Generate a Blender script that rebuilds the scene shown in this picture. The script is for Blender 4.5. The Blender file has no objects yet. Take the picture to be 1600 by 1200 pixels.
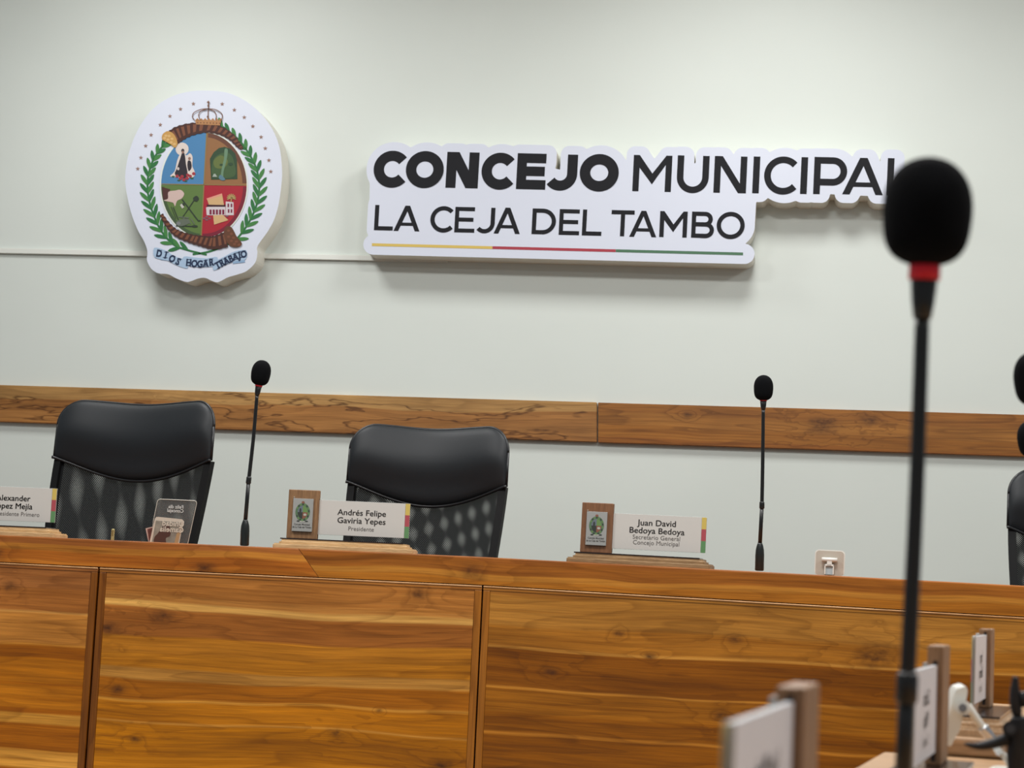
import bpy, bmesh, math, random
import numpy as np
from mathutils import Vector, Matrix
from mathutils.geometry import tessellate_polygon

random.seed(7)
C = bpy.context.scene.collection
SC = bpy.context.scene

# ------------------------------------------------------------------ camera
F = 3000.0                      # focal length in pixels of the 1600 px frame
EYE = Vector((0.0, 0.0, 0.905))
YAW = math.atan(460 / F)
PITCH = math.atan(322 / F)
ROLL = 0.0475
RM = (Matrix.Rotation(YAW, 3, 'Z') @ Matrix.Rotation(math.pi / 2 + PITCH, 3, 'X')
      @ Matrix.Rotation(ROLL, 3, 'Z'))
cam_data = bpy.data.cameras.new('camera')
cam = bpy.data.objects.new('camera', cam_data)
C.objects.link(cam)
cam.matrix_world = Matrix.Translation(EYE) @ RM.to_4x4()
cam_data.sensor_width = 36.0
cam_data.lens = F * 36.0 / 1600.0
cam_data.clip_start = 0.05
cam_data.dof.use_dof = True
cam_data.dof.focus_distance = 5.2
cam_data.dof.aperture_fstop = 10.0
SC.camera = cam

# ------------------------------------------------------------------ view, world, lights
SC.view_settings.view_transform = 'Standard'
SC.view_settings.look = 'None'
SC.view_settings.gamma = 1.0
SC.view_settings.use_curve_mapping = False
SC.view_settings.exposure = 0.19
SC.cycles.use_denoising = True
SC.cycles.max_bounces = 8
SC.cycles.transparent_max_bounces = 12

world = bpy.data.worlds.new('room_ambient')
SC.world = world
world.use_nodes = True
bg = world.node_tree.nodes['Background']
bg.inputs[0].default_value = (0.95, 1.0, 1.06, 1)
bg.inputs[1].default_value = 0.21

YW = 6.42                       # the back wall
CEIL = 3.35
def area(name, loc, sx, sy, power, rx=0.0, col=(1.0, 0.985, 0.975)):
    l = bpy.data.lights.new(name, 'AREA')
    l.shape = 'RECTANGLE'
    l.size, l.size_y = sx, sy
    l.energy = power
    l.color = col
    o = bpy.data.objects.new(name, l)
    o.location = loc
    o.rotation_euler = (rx, 0, 0)
    C.objects.link(o)
    return o
LIGHTS = [(-2.2, YW - 1.15, 23), (-0.1, YW - 1.15, 23.5), (2.0, YW - 1.15, 17),
          (-2.2, YW - 3.1, 38), (-0.1, YW - 3.1, 42), (2.0, YW - 3.1, 30),
          (-1.0, YW - 5.4, 28), (1.4, YW - 5.4, 24)]
for (lx, ly, pw) in LIGHTS:
    area('ceiling_panel_lamp', (lx, ly, CEIL - 0.05), 0.58, 0.58, pw)

# ------------------------------------------------------------------ pixel helpers (survey of the photo)
def ray(px, py):
    return RM @ Vector(((px - 800) / F, -(py - 600) / F, -1.0))
def at(px, py, d):
    return EYE + ray(px, py) * d
def on_y(px, py, y):
    r = ray(px, py)
    return EYE + r * ((y - EYE.y) / r.y)
def on_z(px, py, z):
    r = ray(px, py)
    return EYE + r * ((z - EYE.z) / r.z)

# ------------------------------------------------------------------ materials
def lin(c):
    c = c / 255.0
    return c / 12.92 if c <= 0.04045 else ((c + 0.055) / 1.055) ** 2.4
def rgb(r, g, b):
    return (lin(r), lin(g), lin(b), 1.0)
MATS = {}
def mat(name, col, rough=0.6, metal=0.0, spec=0.5, bump=None, noise=None):
    if name in MATS:
        return MATS[name]
    m = bpy.data.materials.new(name)
    m.use_nodes = True
    nt = m.node_tree
    b = nt.nodes['Principled BSDF']
    b.inputs['Base Color'].default_value = rgb(*col)
    b.inputs['Roughness'].default_value = rough
    b.inputs['Metallic'].default_value = metal
    b.inputs['Specular IOR Level'].default_value = spec
    tc = nt.nodes.new('ShaderNodeTexCoord')
    if noise:
        sc, amt = noise
        n = nt.nodes.new('ShaderNodeTexNoise')
        n.inputs['Scale'].default_value = sc
        n.inputs['Detail'].default_value = 4
        nt.links.new(tc.outputs['Object'], n.inputs['Vector'])
        r = nt.nodes.new('ShaderNodeValToRGB')
        a = tuple(max(0, v * (1 - amt)) for v in rgb(*col)[:3]) + (1,)
        z = tuple(min(1, v * (1 + amt)) for v in rgb(*col)[:3]) + (1,)
        r.color_ramp.elements[0].color = a
        r.color_ramp.elements[1].color = z
        r.color_ramp.elements[0].position = 0.3
        r.color_ramp.elements[1].position = 0.7
        nt.links.new(n.outputs[0], r.inputs[0])
        nt.links.new(r.outputs[0], b.inputs['Base Color'])
    if bump:
        sc, st, dist = bump
        n = nt.nodes.new('ShaderNodeTexNoise')
        n.inputs['Scale'].default_value = sc
        n.inputs['Detail'].default_value = 3
        nt.links.new(tc.outputs['Object'], n.inputs['Vector'])
        bn = nt.nodes.new('ShaderNodeBump')
        bn.inputs['Strength'].default_value = st
        bn.inputs['Distance'].default_value = dist
        nt.links.new(n.outputs[0], bn.inputs['Height'])
        nt.links.new(bn.outputs[0], b.inputs['Normal'])
    MATS[name] = m
    return m

class NG:
    """small node-graph helper"""
    def __init__(s, nt):
        s.nt = nt
    def val(s, v):
        n = s.nt.nodes.new('ShaderNodeValue'); n.outputs[0].default_value = v; return n.outputs[0]
    def m(s, op, a, b=None, c=None, clamp=False):
        n = s.nt.nodes.new('ShaderNodeMath'); n.operation = op; n.use_clamp = clamp
        for i, v in enumerate((a, b, c)):
            if v is None: continue
            if isinstance(v, (int, float)): n.inputs[i].default_value = v
            else: s.nt.links.new(v, n.inputs[i])
        return n.outputs[0]
    def vec(s, x, y, z):
        n = s.nt.nodes.new('ShaderNodeCombineXYZ')
        for i, v in enumerate((x, y, z)):
            if isinstance(v, (int, float)): n.inputs[i].default_value = v
            else: s.nt.links.new(v, n.inputs[i])
        return n.outputs[0]
    def noise(s, v, scale=1.0, detail=2.0, rough=0.5):
        n = s.nt.nodes.new('ShaderNodeTexNoise')
        n.inputs['Scale'].default_value = scale
        n.inputs['Detail'].default_value = detail
        n.inputs['Roughness'].default_value = rough
        s.nt.links.new(v, n.inputs['Vector'])
        return n.outputs[0]
    def ramp(s, f, stops, interp='LINEAR'):
        n = s.nt.nodes.new('ShaderNodeValToRGB')
        cr = n.color_ramp
        cr.interpolation = interp
        while len(cr.elements) < len(stops): cr.elements.new(0.5)
        for e, (p, c) in zip(cr.elements, stops):
            e.position = p
            e.color = c if len(c) == 4 else rgb(*c)
        s.nt.links.new(f, n.inputs[0])
        return n.outputs[0]
    def mix(s, f, a, b, mode='MIX'):
        n = s.nt.nodes.new('ShaderNodeMix'); n.data_type = 'RGBA'; n.blend_type = mode
        for sock, v in ((n.inputs[0], f), (n.inputs[6], a), (n.inputs[7], b)):
            if isinstance(v, (int, float)): sock.default_value = v
            elif isinstance(v, tuple): sock.default_value = v
            else: s.nt.links.new(v, sock)
        return n.outputs[2]

def wood(name, bands, height, seed=0.0, knots=(), warp=0.016, ring=0.55, ring_n=7.0, ringdark=0.42,
         vertical=False, rough=0.36, grain=0.28, soft=0.10, bold=0.0, bold_n=3.0, warpx=1.3, sat=1.05, valu=1.2):
    """bands: [(distance below the top edge in metres, (r,g,b)), ...]; local x runs along the board, z up, top edge z=0"""
    m = bpy.data.materials.new(name); m.use_nodes = True
    nt = m.node_tree; g = NG(nt); b = nt.nodes['Principled BSDF']
    tc = nt.nodes.new('ShaderNodeTexCoord')
    sp = nt.nodes.new('ShaderNodeSeparateXYZ')
    nt.links.new(tc.outputs['Object'], sp.inputs[0])
    X, Y, Z = sp.outputs
    if vertical:
        X, Z = Z, X
    # slow waviness of the board boundaries
    w = g.noise(g.vec(g.m('MULTIPLY', X, warpx), seed * 3.1, g.m('MULTIPLY', Z, 3.0)), 1.6, 2.0)
    w = g.m('MULTIPLY', g.m('SUBTRACT', w, 0.5), warp * 2)
    d = g.m('ADD', g.m('MULTIPLY', Z, -1.0), w)
    stops = []
    n = len(bands)
    for i, (p, c) in enumerate(bands):
        e = bands[i + 1][0] if i + 1 < n else height
        eps = min(0.0022, (e - p) * 0.3)
        stops.append((min(1, (p + (eps if i else 0)) / height), c))
        stops.append((min(1, (e - eps) / height), c))
    col = g.ramp(g.m('DIVIDE', d, height, clamp=True), stops[:32])
    # large tonal drift along the boards
    dr = g.noise(g.vec(g.m('MULTIPLY', X, 2.0), seed, g.m('MULTIPLY', d, 14.0)), 1.0, 2.0)
    col = g.mix(1.0, col, g.ramp(dr, [(0.3, (0.74, 0.70, 0.66, 1)), (0.7, (1.16, 1.16, 1.16, 1))]), 'MULTIPLY')
    # growth rings: contours of a stretched field, bent around the knots
    N = g.noise(g.vec(g.m('MULTIPLY', X, 1.5), seed + 5.0, g.m('MULTIPLY', d, 13.0)), 1.0, 2.5, 0.45)
    dark = None
    kwob = g.noise(g.vec(g.m('MULTIPLY', X, 22.0), seed, g.m('MULTIPLY', Z, 40.0)), 1.0, 2.0)
    for (kx, kz, kr) in knots:
        dx = g.m('MULTIPLY', g.m('SUBTRACT', X, kx), 1 / (kr * 1.7))
        dz = g.m('MULTIPLY', g.m('ADD', Z, kz), 1 / kr)
        q = g.m('ADD', g.m('MULTIPLY', dx, dx), g.m('MULTIPLY', dz, dz))
        q = g.m('MULTIPLY', q, g.m('MULTIPLY_ADD', kwob, 2.4, -0.2))
        big = g.m('POWER', 2.718, g.m('MULTIPLY', q, -0.25))
        small = g.m('POWER', 2.718, g.m('MULTIPLY', q, -1.6))
        N = g.m('ADD', N, g.m('MULTIPLY', big, 0.22))
        dark = small if dark is None else g.m('MAXIMUM', dark, small)
    fr = g.m('FRACT', g.m('MULTIPLY', N, ring_n))
    line = g.ramp(fr, [(0.0, (1, 1, 1, 1)), (0.62, (1, 1, 1, 1)), (0.93, (0.0, 0.0, 0.0, 1)), (1.0, (1, 1, 1, 1))])
    rr = 1 - ringdark
    linec = g.mix(line, (rr, rr * 0.92, rr * 0.85, 1), (1, 1, 1, 1))
    col = g.mix(ring, col, linec, 'MULTIPLY')
    if bold:
        B = g.noise(g.vec(g.m('MULTIPLY', X, 1.9), seed + 11.0, g.m('MULTIPLY', d, 10.0)), 1.0, 4.0, 0.55)
        bf = g.m('FRACT', g.m('MULTIPLY', B, bold_n))
        bl = g.ramp(bf, [(0.0, (1, 1, 1, 1)), (0.44, (1, 1, 1, 1)), (0.49, (0.22, 0.15, 0.10, 1)),
                         (0.52, (1, 1, 1, 1)), (1.0, (1, 1, 1, 1))])
        col = g.mix(bold, col, bl, 'MULTIPLY')
    # fine pore grain
    gr = g.noise(g.vec(g.m('MULTIPLY', X, 9.0), seed, g.m('MULTIPLY', d, 380.0)), 1.0, 3.0, 0.6)
    col = g.mix(1.0, col, g.ramp(gr, [(0.25, (1 - grain,) * 3 + (1,)), (0.75, (1 + grain * 0.6,) * 3 + (1,))]), 'MULTIPLY')
    st = g.noise(g.vec(g.m('MULTIPLY', X, 1.6), seed + 2.0, g.m('MULTIPLY', d, 95.0)), 1.0, 3.5, 0.6)
    col = g.mix(1.0, col, g.ramp(st, [(0.30, (0.74, 0.68, 0.62, 1)), (0.5, (1.0, 1.0, 1.0, 1)), (0.72, (1.14, 1.13, 1.10, 1))]), 'MULTIPLY')
    if dark is not None:
        kn = g.noise(g.vec(g.m('MULTIPLY', X, 60.0), seed, g.m('MULTIPLY', Z, 90.0)), 1.0, 3.0)
        kf = g.m('MULTIPLY', dark, g.m('MULTIPLY', kn, 1.35), clamp=True)
        col = g.mix(kf, col, rgb(62, 34, 18))
    hs = nt.nodes.new('ShaderNodeHueSaturation'); hs.inputs['Saturation'].default_value = sat; hs.inputs['Value'].default_value = valu
    nt.links.new(col, hs.inputs['Color']); col = hs.outputs[0]
    nt.links.new(col, b.inputs['Base Color'])
    b.inputs['Roughness'].default_value = rough
    b.inputs['Specular IOR Level'].default_value = 0.4
    bn = nt.nodes.new('ShaderNodeBump'); bn.inputs['Strength'].default_value = 0.12
    bn.inputs['Distance'].default_value = 0.001
    nt.links.new(gr, bn.inputs['Height']); nt.links.new(bn.outputs[0], b.inputs['Normal'])
    MATS[name] = m
    return m

def small_wood(name, c1, c2, seed=0.0, sx=14, sz=120, rough=0.5, axis='X'):
    if name in MATS: return MATS[name]
    m = bpy.data.materials.new(name); m.use_nodes = True
    nt = m.node_tree; g = NG(nt); b = nt.nodes['Principled BSDF']
    tc = nt.nodes.new('ShaderNodeTexCoord')
    sp = nt.nodes.new('ShaderNodeSeparateXYZ')
    nt.links.new(tc.outputs['Object'], sp.inputs[0])
    X, Y, Z = sp.outputs
    s = {'X': (sx, sz, sz), 'Y': (sz, sx, sz), 'Z': (sz, sz, sx)}[axis]
    v = g.vec(g.m('MULTIPLY_ADD', X, s[0], seed), g.m('MULTIPLY', Y, s[1]), g.m('MULTIPLY', Z, s[2]))
    n = g.noise(v, 1.0, 4.0, 0.6)
    col = g.ramp(n, [(0.28, c1), (0.72, c2)])
    n2 = g.noise(v, 4.0, 2.0, 0.6)
    col = g.mix(1.0, col, g.ramp(n2, [(0.3, (0.78, 0.76, 0.72, 1)), (0.7, (1.06, 1.06, 1.06, 1))]), 'MULTIPLY')
    nt.links.new(col, b.inputs['Base Color'])
    b.inputs['Roughness'].default_value = rough
    MATS[name] = m
    return m

def mesh_fabric(name, sx, sz, tilt, seed):
    """see-through chair netting: dark strands with open, lighter patches where its two layers line up"""
    m = bpy.data.materials.new(name); m.use_nodes = True
    nt = m.node_tree; g = NG(nt); b = nt.nodes['Principled BSDF']
    out = nt.nodes['Material Output']
    b.inputs['Base Color'].default_value = rgb(20, 22, 24)
    b.inputs['Roughness'].default_value = 0.8
    b.inputs['Specular IOR Level'].default_value = 0.15
    tc = nt.nodes.new('ShaderNodeTexCoord')
    sp = nt.nodes.new('ShaderNodeSeparateXYZ')
    nt.links.new(tc.outputs['Object'], sp.inputs[0])
    X, Y, Z = sp.outputs
    wob = g.m('MULTIPLY', g.noise(g.vec(X, seed, Z), 5.0, 1.0), 2.6)
    a = g.m('SINE', g.m('ADD', g.m('ADD', g.m('MULTIPLY', X, sx), g.m('MULTIPLY', Z, tilt)), wob))
    c = g.m('SINE', g.m('ADD', g.m('MULTIPLY', Z, sz), g.m('MULTIPLY', X, -sx * 0.28)))
    s = g.m('ADD', g.m('MULTIPLY', a, 0.5), g.m('MULTIPLY', c, 0.42))
    spot = g.ramp(s, [(0.0, (0.10, 0.10, 0.10, 1)), (0.15, (0.2, 0.2, 0.2, 1)), (0.45, (0.5, 0.5, 0.5, 1)), (1.0, (1, 1, 1, 1))])
    wv = g.m('MULTIPLY', g.m('ADD', g.m('SINE', g.m('MULTIPLY', g.m('ADD', X, Z), 1050.0)), 1.0), 0.5)
    wv2 = g.m('MULTIPLY', g.m('ADD', g.m('SINE', g.m('MULTIPLY', g.m('SUBTRACT', X, Z), 1050.0)), 1.0), 0.5)
    hole = g.m('MULTIPLY', wv, wv2)
    fac = g.m('MULTIPLY', g.m('ADD', g.m('MULTIPLY', spot, 0.95), 0.05), hole, clamp=True)
    tr = nt.nodes.new('ShaderNodeBsdfTransparent')
    mx = nt.nodes.new('ShaderNodeMixShader')
    nt.links.new(fac, mx.inputs[0]); nt.links.new(b.outputs[0], mx.inputs[1]); nt.links.new(tr.outputs[0], mx.inputs[2])
    nt.links.new(mx.outputs[0], out.inputs[0])
    return m

def acrylic(name, tint=(0.95, 0.97, 0.96), fac=0.82):
    if name in MATS: return MATS[name]
    m = bpy.data.materials.new(name); m.use_nodes = True
    nt = m.node_tree; b = nt.nodes['Principled BSDF']; out = nt.nodes['Material Output']
    b.inputs['Base Color'].default_value = tuple(tint) + (1,)
    b.inputs['Roughness'].default_value = 0.08
    tr = nt.nodes.new('ShaderNodeBsdfTransparent')
    tr.inputs[0].default_value = tuple(tint) + (1,)
    mx = nt.nodes.new('ShaderNodeMixShader')
    mx.inputs[0].default_value = fac
    nt.links.new(b.outputs[0], mx.inputs[1]); nt.links.new(tr.outputs[0], mx.inputs[2])
    nt.links.new(mx.outputs[0], out.inputs[0])
    MATS[name] = m
    return m

# ------------------------------------------------------------------ object helpers
def tag(o, label=None, cat=None, group=None, kind=None):
    if label: o['label'] = label
    if cat: o['category'] = cat
    if group: o['group'] = group
    if kind: o['kind'] = kind
    return o
def empty(name, loc, rz=0.0):
    o = bpy.data.objects.new(name, None)
    o.empty_display_size = 0.05
    o.location = loc
    o.rotation_euler = (0, 0, rz)
    C.objects.link(o)
    return o
def link(name, bm, mats, parent=None, loc=None, smooth=False, rot=None):
    me = bpy.data.meshes.new(name)
    bmesh.ops.recalc_face_normals(bm, faces=bm.faces)
    bm.to_mesh(me); bm.free()
    for m in (mats if isinstance(mats, (list, tuple)) else [mats]):
        me.materials.append(m)
    if smooth:
        for p in me.polygons: p.use_smooth = True
    o = bpy.data.objects.new(name, me)
    C.objects.link(o)
    if parent: o.parent = parent
    if loc is not None: o.location = loc
    if rot is not None: o.rotation_euler = rot
    return o
def box(bm, x0, x1, y0, y1, z0, z1, bev=0.0, seg=2):
    r = bmesh.ops.create_cube(bm, size=1.0)
    vs = r['verts']
    for v in vs:
        v.co = Vector((x0 + (v.co.x + .5) * (x1 - x0), y0 + (v.co.y + .5) * (y1 - y0), z0 + (v.co.z + .5) * (z1 - z0)))
    if bev:
        es = list({e for v in vs for e in v.link_edges})
        bmesh.ops.bevel(bm, geom=es, offset=bev, segments=seg, profile=0.5, affect='EDGES')
    return bm
def mk_box(name, x0, x1, y0, y1, z0, z1, m, parent=None, bev=0.0, seg=2, loc=None, smooth=False):
    bm = bmesh.new(); box(bm, x0, x1, y0, y1, z0, z1, bev, seg)
    return link(name, bm, m, parent, loc, smooth)
def tube(bm, pts, rads, n=16, caps=True):
    """tube along a path with a radius at every point"""
    pts = [Vector(p) for p in pts]
    rings = []
    up = Vector((0.13, 1, 0.07))
    for i, p in enumerate(pts):
        a = pts[max(0, i - 1)]; b = pts[min(len(pts) - 1, i + 1)]
        t = (b - a)
        if t.length < 1e-9: t = Vector((0, 0, 1))
        t.normalize()
        s = t.cross(up)
        if s.length < 1e-3: s = t.cross(Vector((1, 0, 0)))
        s.normalize(); q = s.cross(t)
        r = rads[i] if isinstance(rads, (list, tuple)) else rads
        rings.append([bm.verts.new(p + (s * math.cos(k * 2 * math.pi / n) + q * math.sin(k * 2 * math.pi / n)) * r) for k in range(n)])
    for a, b in zip(rings, rings[1:]):
        for k in range(n):
            bm.faces.new((a[k], a[(k + 1) % n], b[(k + 1) % n], b[k]))
    if caps:
        bm.faces.new(rings[0][::-1]); bm.faces.new(rings[-1])
    return bm
def lerp(a, b, t): return a + (b - a) * t
def spline(pts, n=8):
    """Catmull-Rom through the points"""
    P = [Vector(p) for p in pts]
    out = []
    for i in range(len(P) - 1):
        p0 = P[max(0, i - 1)]; p1 = P[i]; p2 = P[i + 1]; p3 = P[min(len(P) - 1, i + 2)]
        for k in range(n):
            t = k / n
            out.append(0.5 * ((2 * p1) + (-p0 + p2) * t + (2 * p0 - 5 * p1 + 4 * p2 - p3) * t * t + (-p0 + 3 * p1 - 3 * p2 + p3) * t ** 3))
    out.append(P[-1])
    return out

def text_mesh(s, size=1.0, bold=0.0, sx=1.0, align='CENTER', shear=0.0, space=1.0):
    """letters of Blender's built-in face as a flat bmesh in the xz plane"""
    cu = bpy.data.curves.new('lettering', 'FONT')
    cu.body = s; cu.size = size; cu.align_x = align; cu.offset = bold; cu.shear = shear
    cu.space_character = space
    cu.resolution_u = 3
    o = bpy.data.objects.new('lettering_tmp', cu)
    C.objects.link(o)
    dg = bpy.context.evaluated_depsgraph_get()
    me = bpy.data.meshes.new_from_object(o.evaluated_get(dg))
    bm = bmesh.new(); bm.from_mesh(me)
    for v in bm.verts:
        v.co = Vector((v.co.x * sx, 0.0, v.co.y))
    bpy.data.objects.remove(o); bpy.data.meshes.remove(me); bpy.data.curves.remove(cu)
    return bm
def merge(dst, src, M=None, mi=0):
    vm = {}
    for v in src.verts:
        vm[v] = dst.verts.new(M @ v.co if M else v.co)
    for f in src.faces:
        try:
            nf = dst.faces.new([vm[v] for v in f.verts]); nf.material_index = mi
        except ValueError:
            pass
    src.free()

# ------------------------------------------------------------------ the room
m_wall = bpy.data.materials.new('painted_plaster'); m_wall.use_nodes = True
def _wall():
    nt = m_wall.node_tree; g = NG(nt); b = nt.nodes['Principled BSDF']
    tc = nt.nodes.new('ShaderNodeTexCoord')
    sp = nt.nodes.new('ShaderNodeSeparateXYZ'); nt.links.new(tc.outputs['Object'], sp.inputs[0])
    X, Y, Z = sp.outputs
    n = g.noise(g.vec(X, Y, g.m('MULTIPLY', Z, 1.5)), 1.5, 3.0)
    col = g.ramp(n, [(0.3, rgb(206, 213, 207)), (0.7, rgb(210, 217, 211))])
    nt.links.new(col, b.inputs['Base Color'])
    b.inputs['Roughness'].default_value = 0.55
    b.inputs['Specular IOR Level'].default_value = 0.3
    # faint sideways trowel marks
    t = g.noise(g.vec(g.m('MULTIPLY', X, 7.0), 0.0, g.m('MULTIPLY', Z, 45.0)), 1.0, 4.0, 0.6)
    bn = nt.nodes.new('ShaderNodeBump'); bn.inputs['Strength'].default_value = 0.10
    bn.inputs['Distance'].default_value = 0.002
    nt.links.new(t, bn.inputs['Height']); nt.links.new(bn.outputs[0], b.inputs['Normal'])
_wall()
m_floor = mat('grey_floor_tile', (150, 146, 138), 0.4, noise=(3, 0.1))
m_ceil = mat('white_ceiling', (225, 226, 222), 0.8)
tag(mk_box('wall_back', -4.6, 4.6, YW, YW + 0.15, 0, CEIL, m_wall), kind='structure')
tag(mk_box('floor', -4.6, 4.6, -1.6, YW, -0.1, 0, m_floor), kind='structure')
tag(mk_box('ceiling', -4.6, 4.6, -1.6, YW + 0.15, CEIL, CEIL + 0.1, m_ceil), kind='structure')
PLAT = 0.20

# ------------------------------------------------------------------ wooden wall rail (trim)
def rail_board(name, pa, pb, pc, pd, m, th=0.022):
    """pixel corners top-left, top-right, bottom-right, bottom-left"""
    yf = YW - th
    a, b, c, d = [on_y(p[0], p[1], yf) for p in (pa, pb, pc, pd)]
    o = a.copy()
    bm = bmesh.new()
    fr = [bm.verts.new(p - o) for p in (a, b, c, d)]
    bk = [bm.verts.new(Vector((p.x, YW, p.z)) - o) for p in (a, b, c, d)]
    bm.faces.new(fr); bm.faces.new(bk[::-1])
    for i in range(4):
        bm.faces.new((fr[i], bk[i], bk[(i + 1) % 4], fr[(i + 1) % 4]))
    bmesh.ops.bevel(bm, geom=list(bm.edges), offset=0.002, segments=2, affect='EDGES')
    return link(name, bm, m, None, o)
w_rail1 = wood('teak_rail_figured', [(0, (176, 138, 88)), (0.030, (158, 112, 66)), (0.075, (163, 117, 70)), (0.11, (150, 104, 60))],
               0.16, seed=2.3, warp=0.03, ring=0.45, ring_n=5, bold=0.85, bold_n=2.6,
               knots=[(2.95, 0.055, 0.035)], rough=0.42, sat=1.05, valu=0.98)
w_rail2 = wood('teak_rail_plain', [(0, (146, 98, 52)), (0.035, (156, 108, 58)), (0.08, (148, 99, 50)), (0.12, (138, 88, 44))],
               0.16, seed=9.1, warp=0.02, ring=0.75, ring_n=8,
               knots=[(0.30, 0.03, 0.012), (0.75, 0.05, 0.03), (0.9, 0.03, 0.025)], rough=0.42, sat=1.06, valu=0.98)
RT = lambda x: 601.5 + 0.0290 * x
RB = lambda x: 659.2 + 0.0338 * x
tag(rail_board('trim_1', (-900, RT(-900)), (932.5, RT(932.5)), (932.5, RB(932.5)), (-900, RB(-900)), w_rail1), kind='structure')
tag(rail_board('trim_2', (934.3, RT(934.3) + .3), (2500, RT(2500)), (2500, RB(2500)), (934.3, RB(934.3) + .6), w_rail2), kind='structure')
# cable channel
def cable_channel():
    th = 0.012
    a = on_y(-900, 373.5, YW - th); b = on_y(700, 405.5, YW - th)
    hh = 0.019
    bm = bmesh.new()
    o = (a + b) / 2
    for (y0, y1, dz0, dz1) in ((YW - th, YW, -hh / 2, hh / 2),):
        vs = []
        for (p, y, dz) in ((a, y0, dz0), (b, y0, dz0), (b, y0, dz1), (a, y0, dz1), (a, y1, dz0), (b, y1, dz0), (b, y1, dz1), (a, y1, dz1)):
            vs.append(bm.verts.new(Vector((p.x, y, p.z + dz)) - o))
        for q in ((0, 1, 2, 3), (7, 6, 5, 4), (0, 4, 5, 1), (1, 5, 6, 2), (2, 6, 7, 3), (3, 7, 4, 0)):
            bm.faces.new([vs[i] for i in q])
    bmesh.ops.bevel(bm, geom=list(bm.edges), offset=0.0015, segments=2, affect='EDGES')
    c = link('cable_channel', bm, mat('white_plastic_channel', (218, 221, 214), 0.4), None, o)
    tag(c, 'thin white cable channel running level along the wall to the round crest and the sign', 'cable channel')
cable_channel()

# ------------------------------------------------------------------ sign letters as strokes (pixel survey -> face plane)
SIGN_T = 0.10
YS = YW - SIGN_T
def arc(cx, cy, rx, ry, a0, a1, n=20):
    return [(cx + rx * math.cos(math.radians(lerp(a0, a1, i / n))), cy + ry * math.sin(math.radians(lerp(a0, a1, i / n)))) for i in range(n + 1)]
def stroke_poly(pts, hw, closed=False):
    """quads along a centre line with mitred joints and square ends"""
    P = [Vector((p[0], p[1])) for p in pts]
    n = len(P); L = []; R = []
    for i in range(n):
        if closed:
            a = P[(i - 1) % n]; b = P[i]; c = P[(i + 1) % n]
        else:
            a = P[max(0, i - 1)]; b = P[i]; c = P[min(n - 1, i + 1)]
        d1 = (b - a); d2 = (c - b)
        if d1.length < 1e-6: d1 = d2
        if d2.length < 1e-6: d2 = d1
        d1 = d1.normalized(); d2 = d2.normalized()
        n1 = Vector((-d1.y, d1.x)); n2 = Vector((-d2.y, d2.x))
        mm = (n1 + n2)
        if mm.length < 1e-3: mm = n1
        mm.normalize()
        k = hw / max(0.35, mm.dot(n1))
        L.append(b + mm * k); R.append(b - mm * k)
    qs = []
    for i in range(n if closed else n - 1):
        j = (i + 1) % n
        qs.append([L[i], L[j], R[j], R[i]])
    return qs
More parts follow.
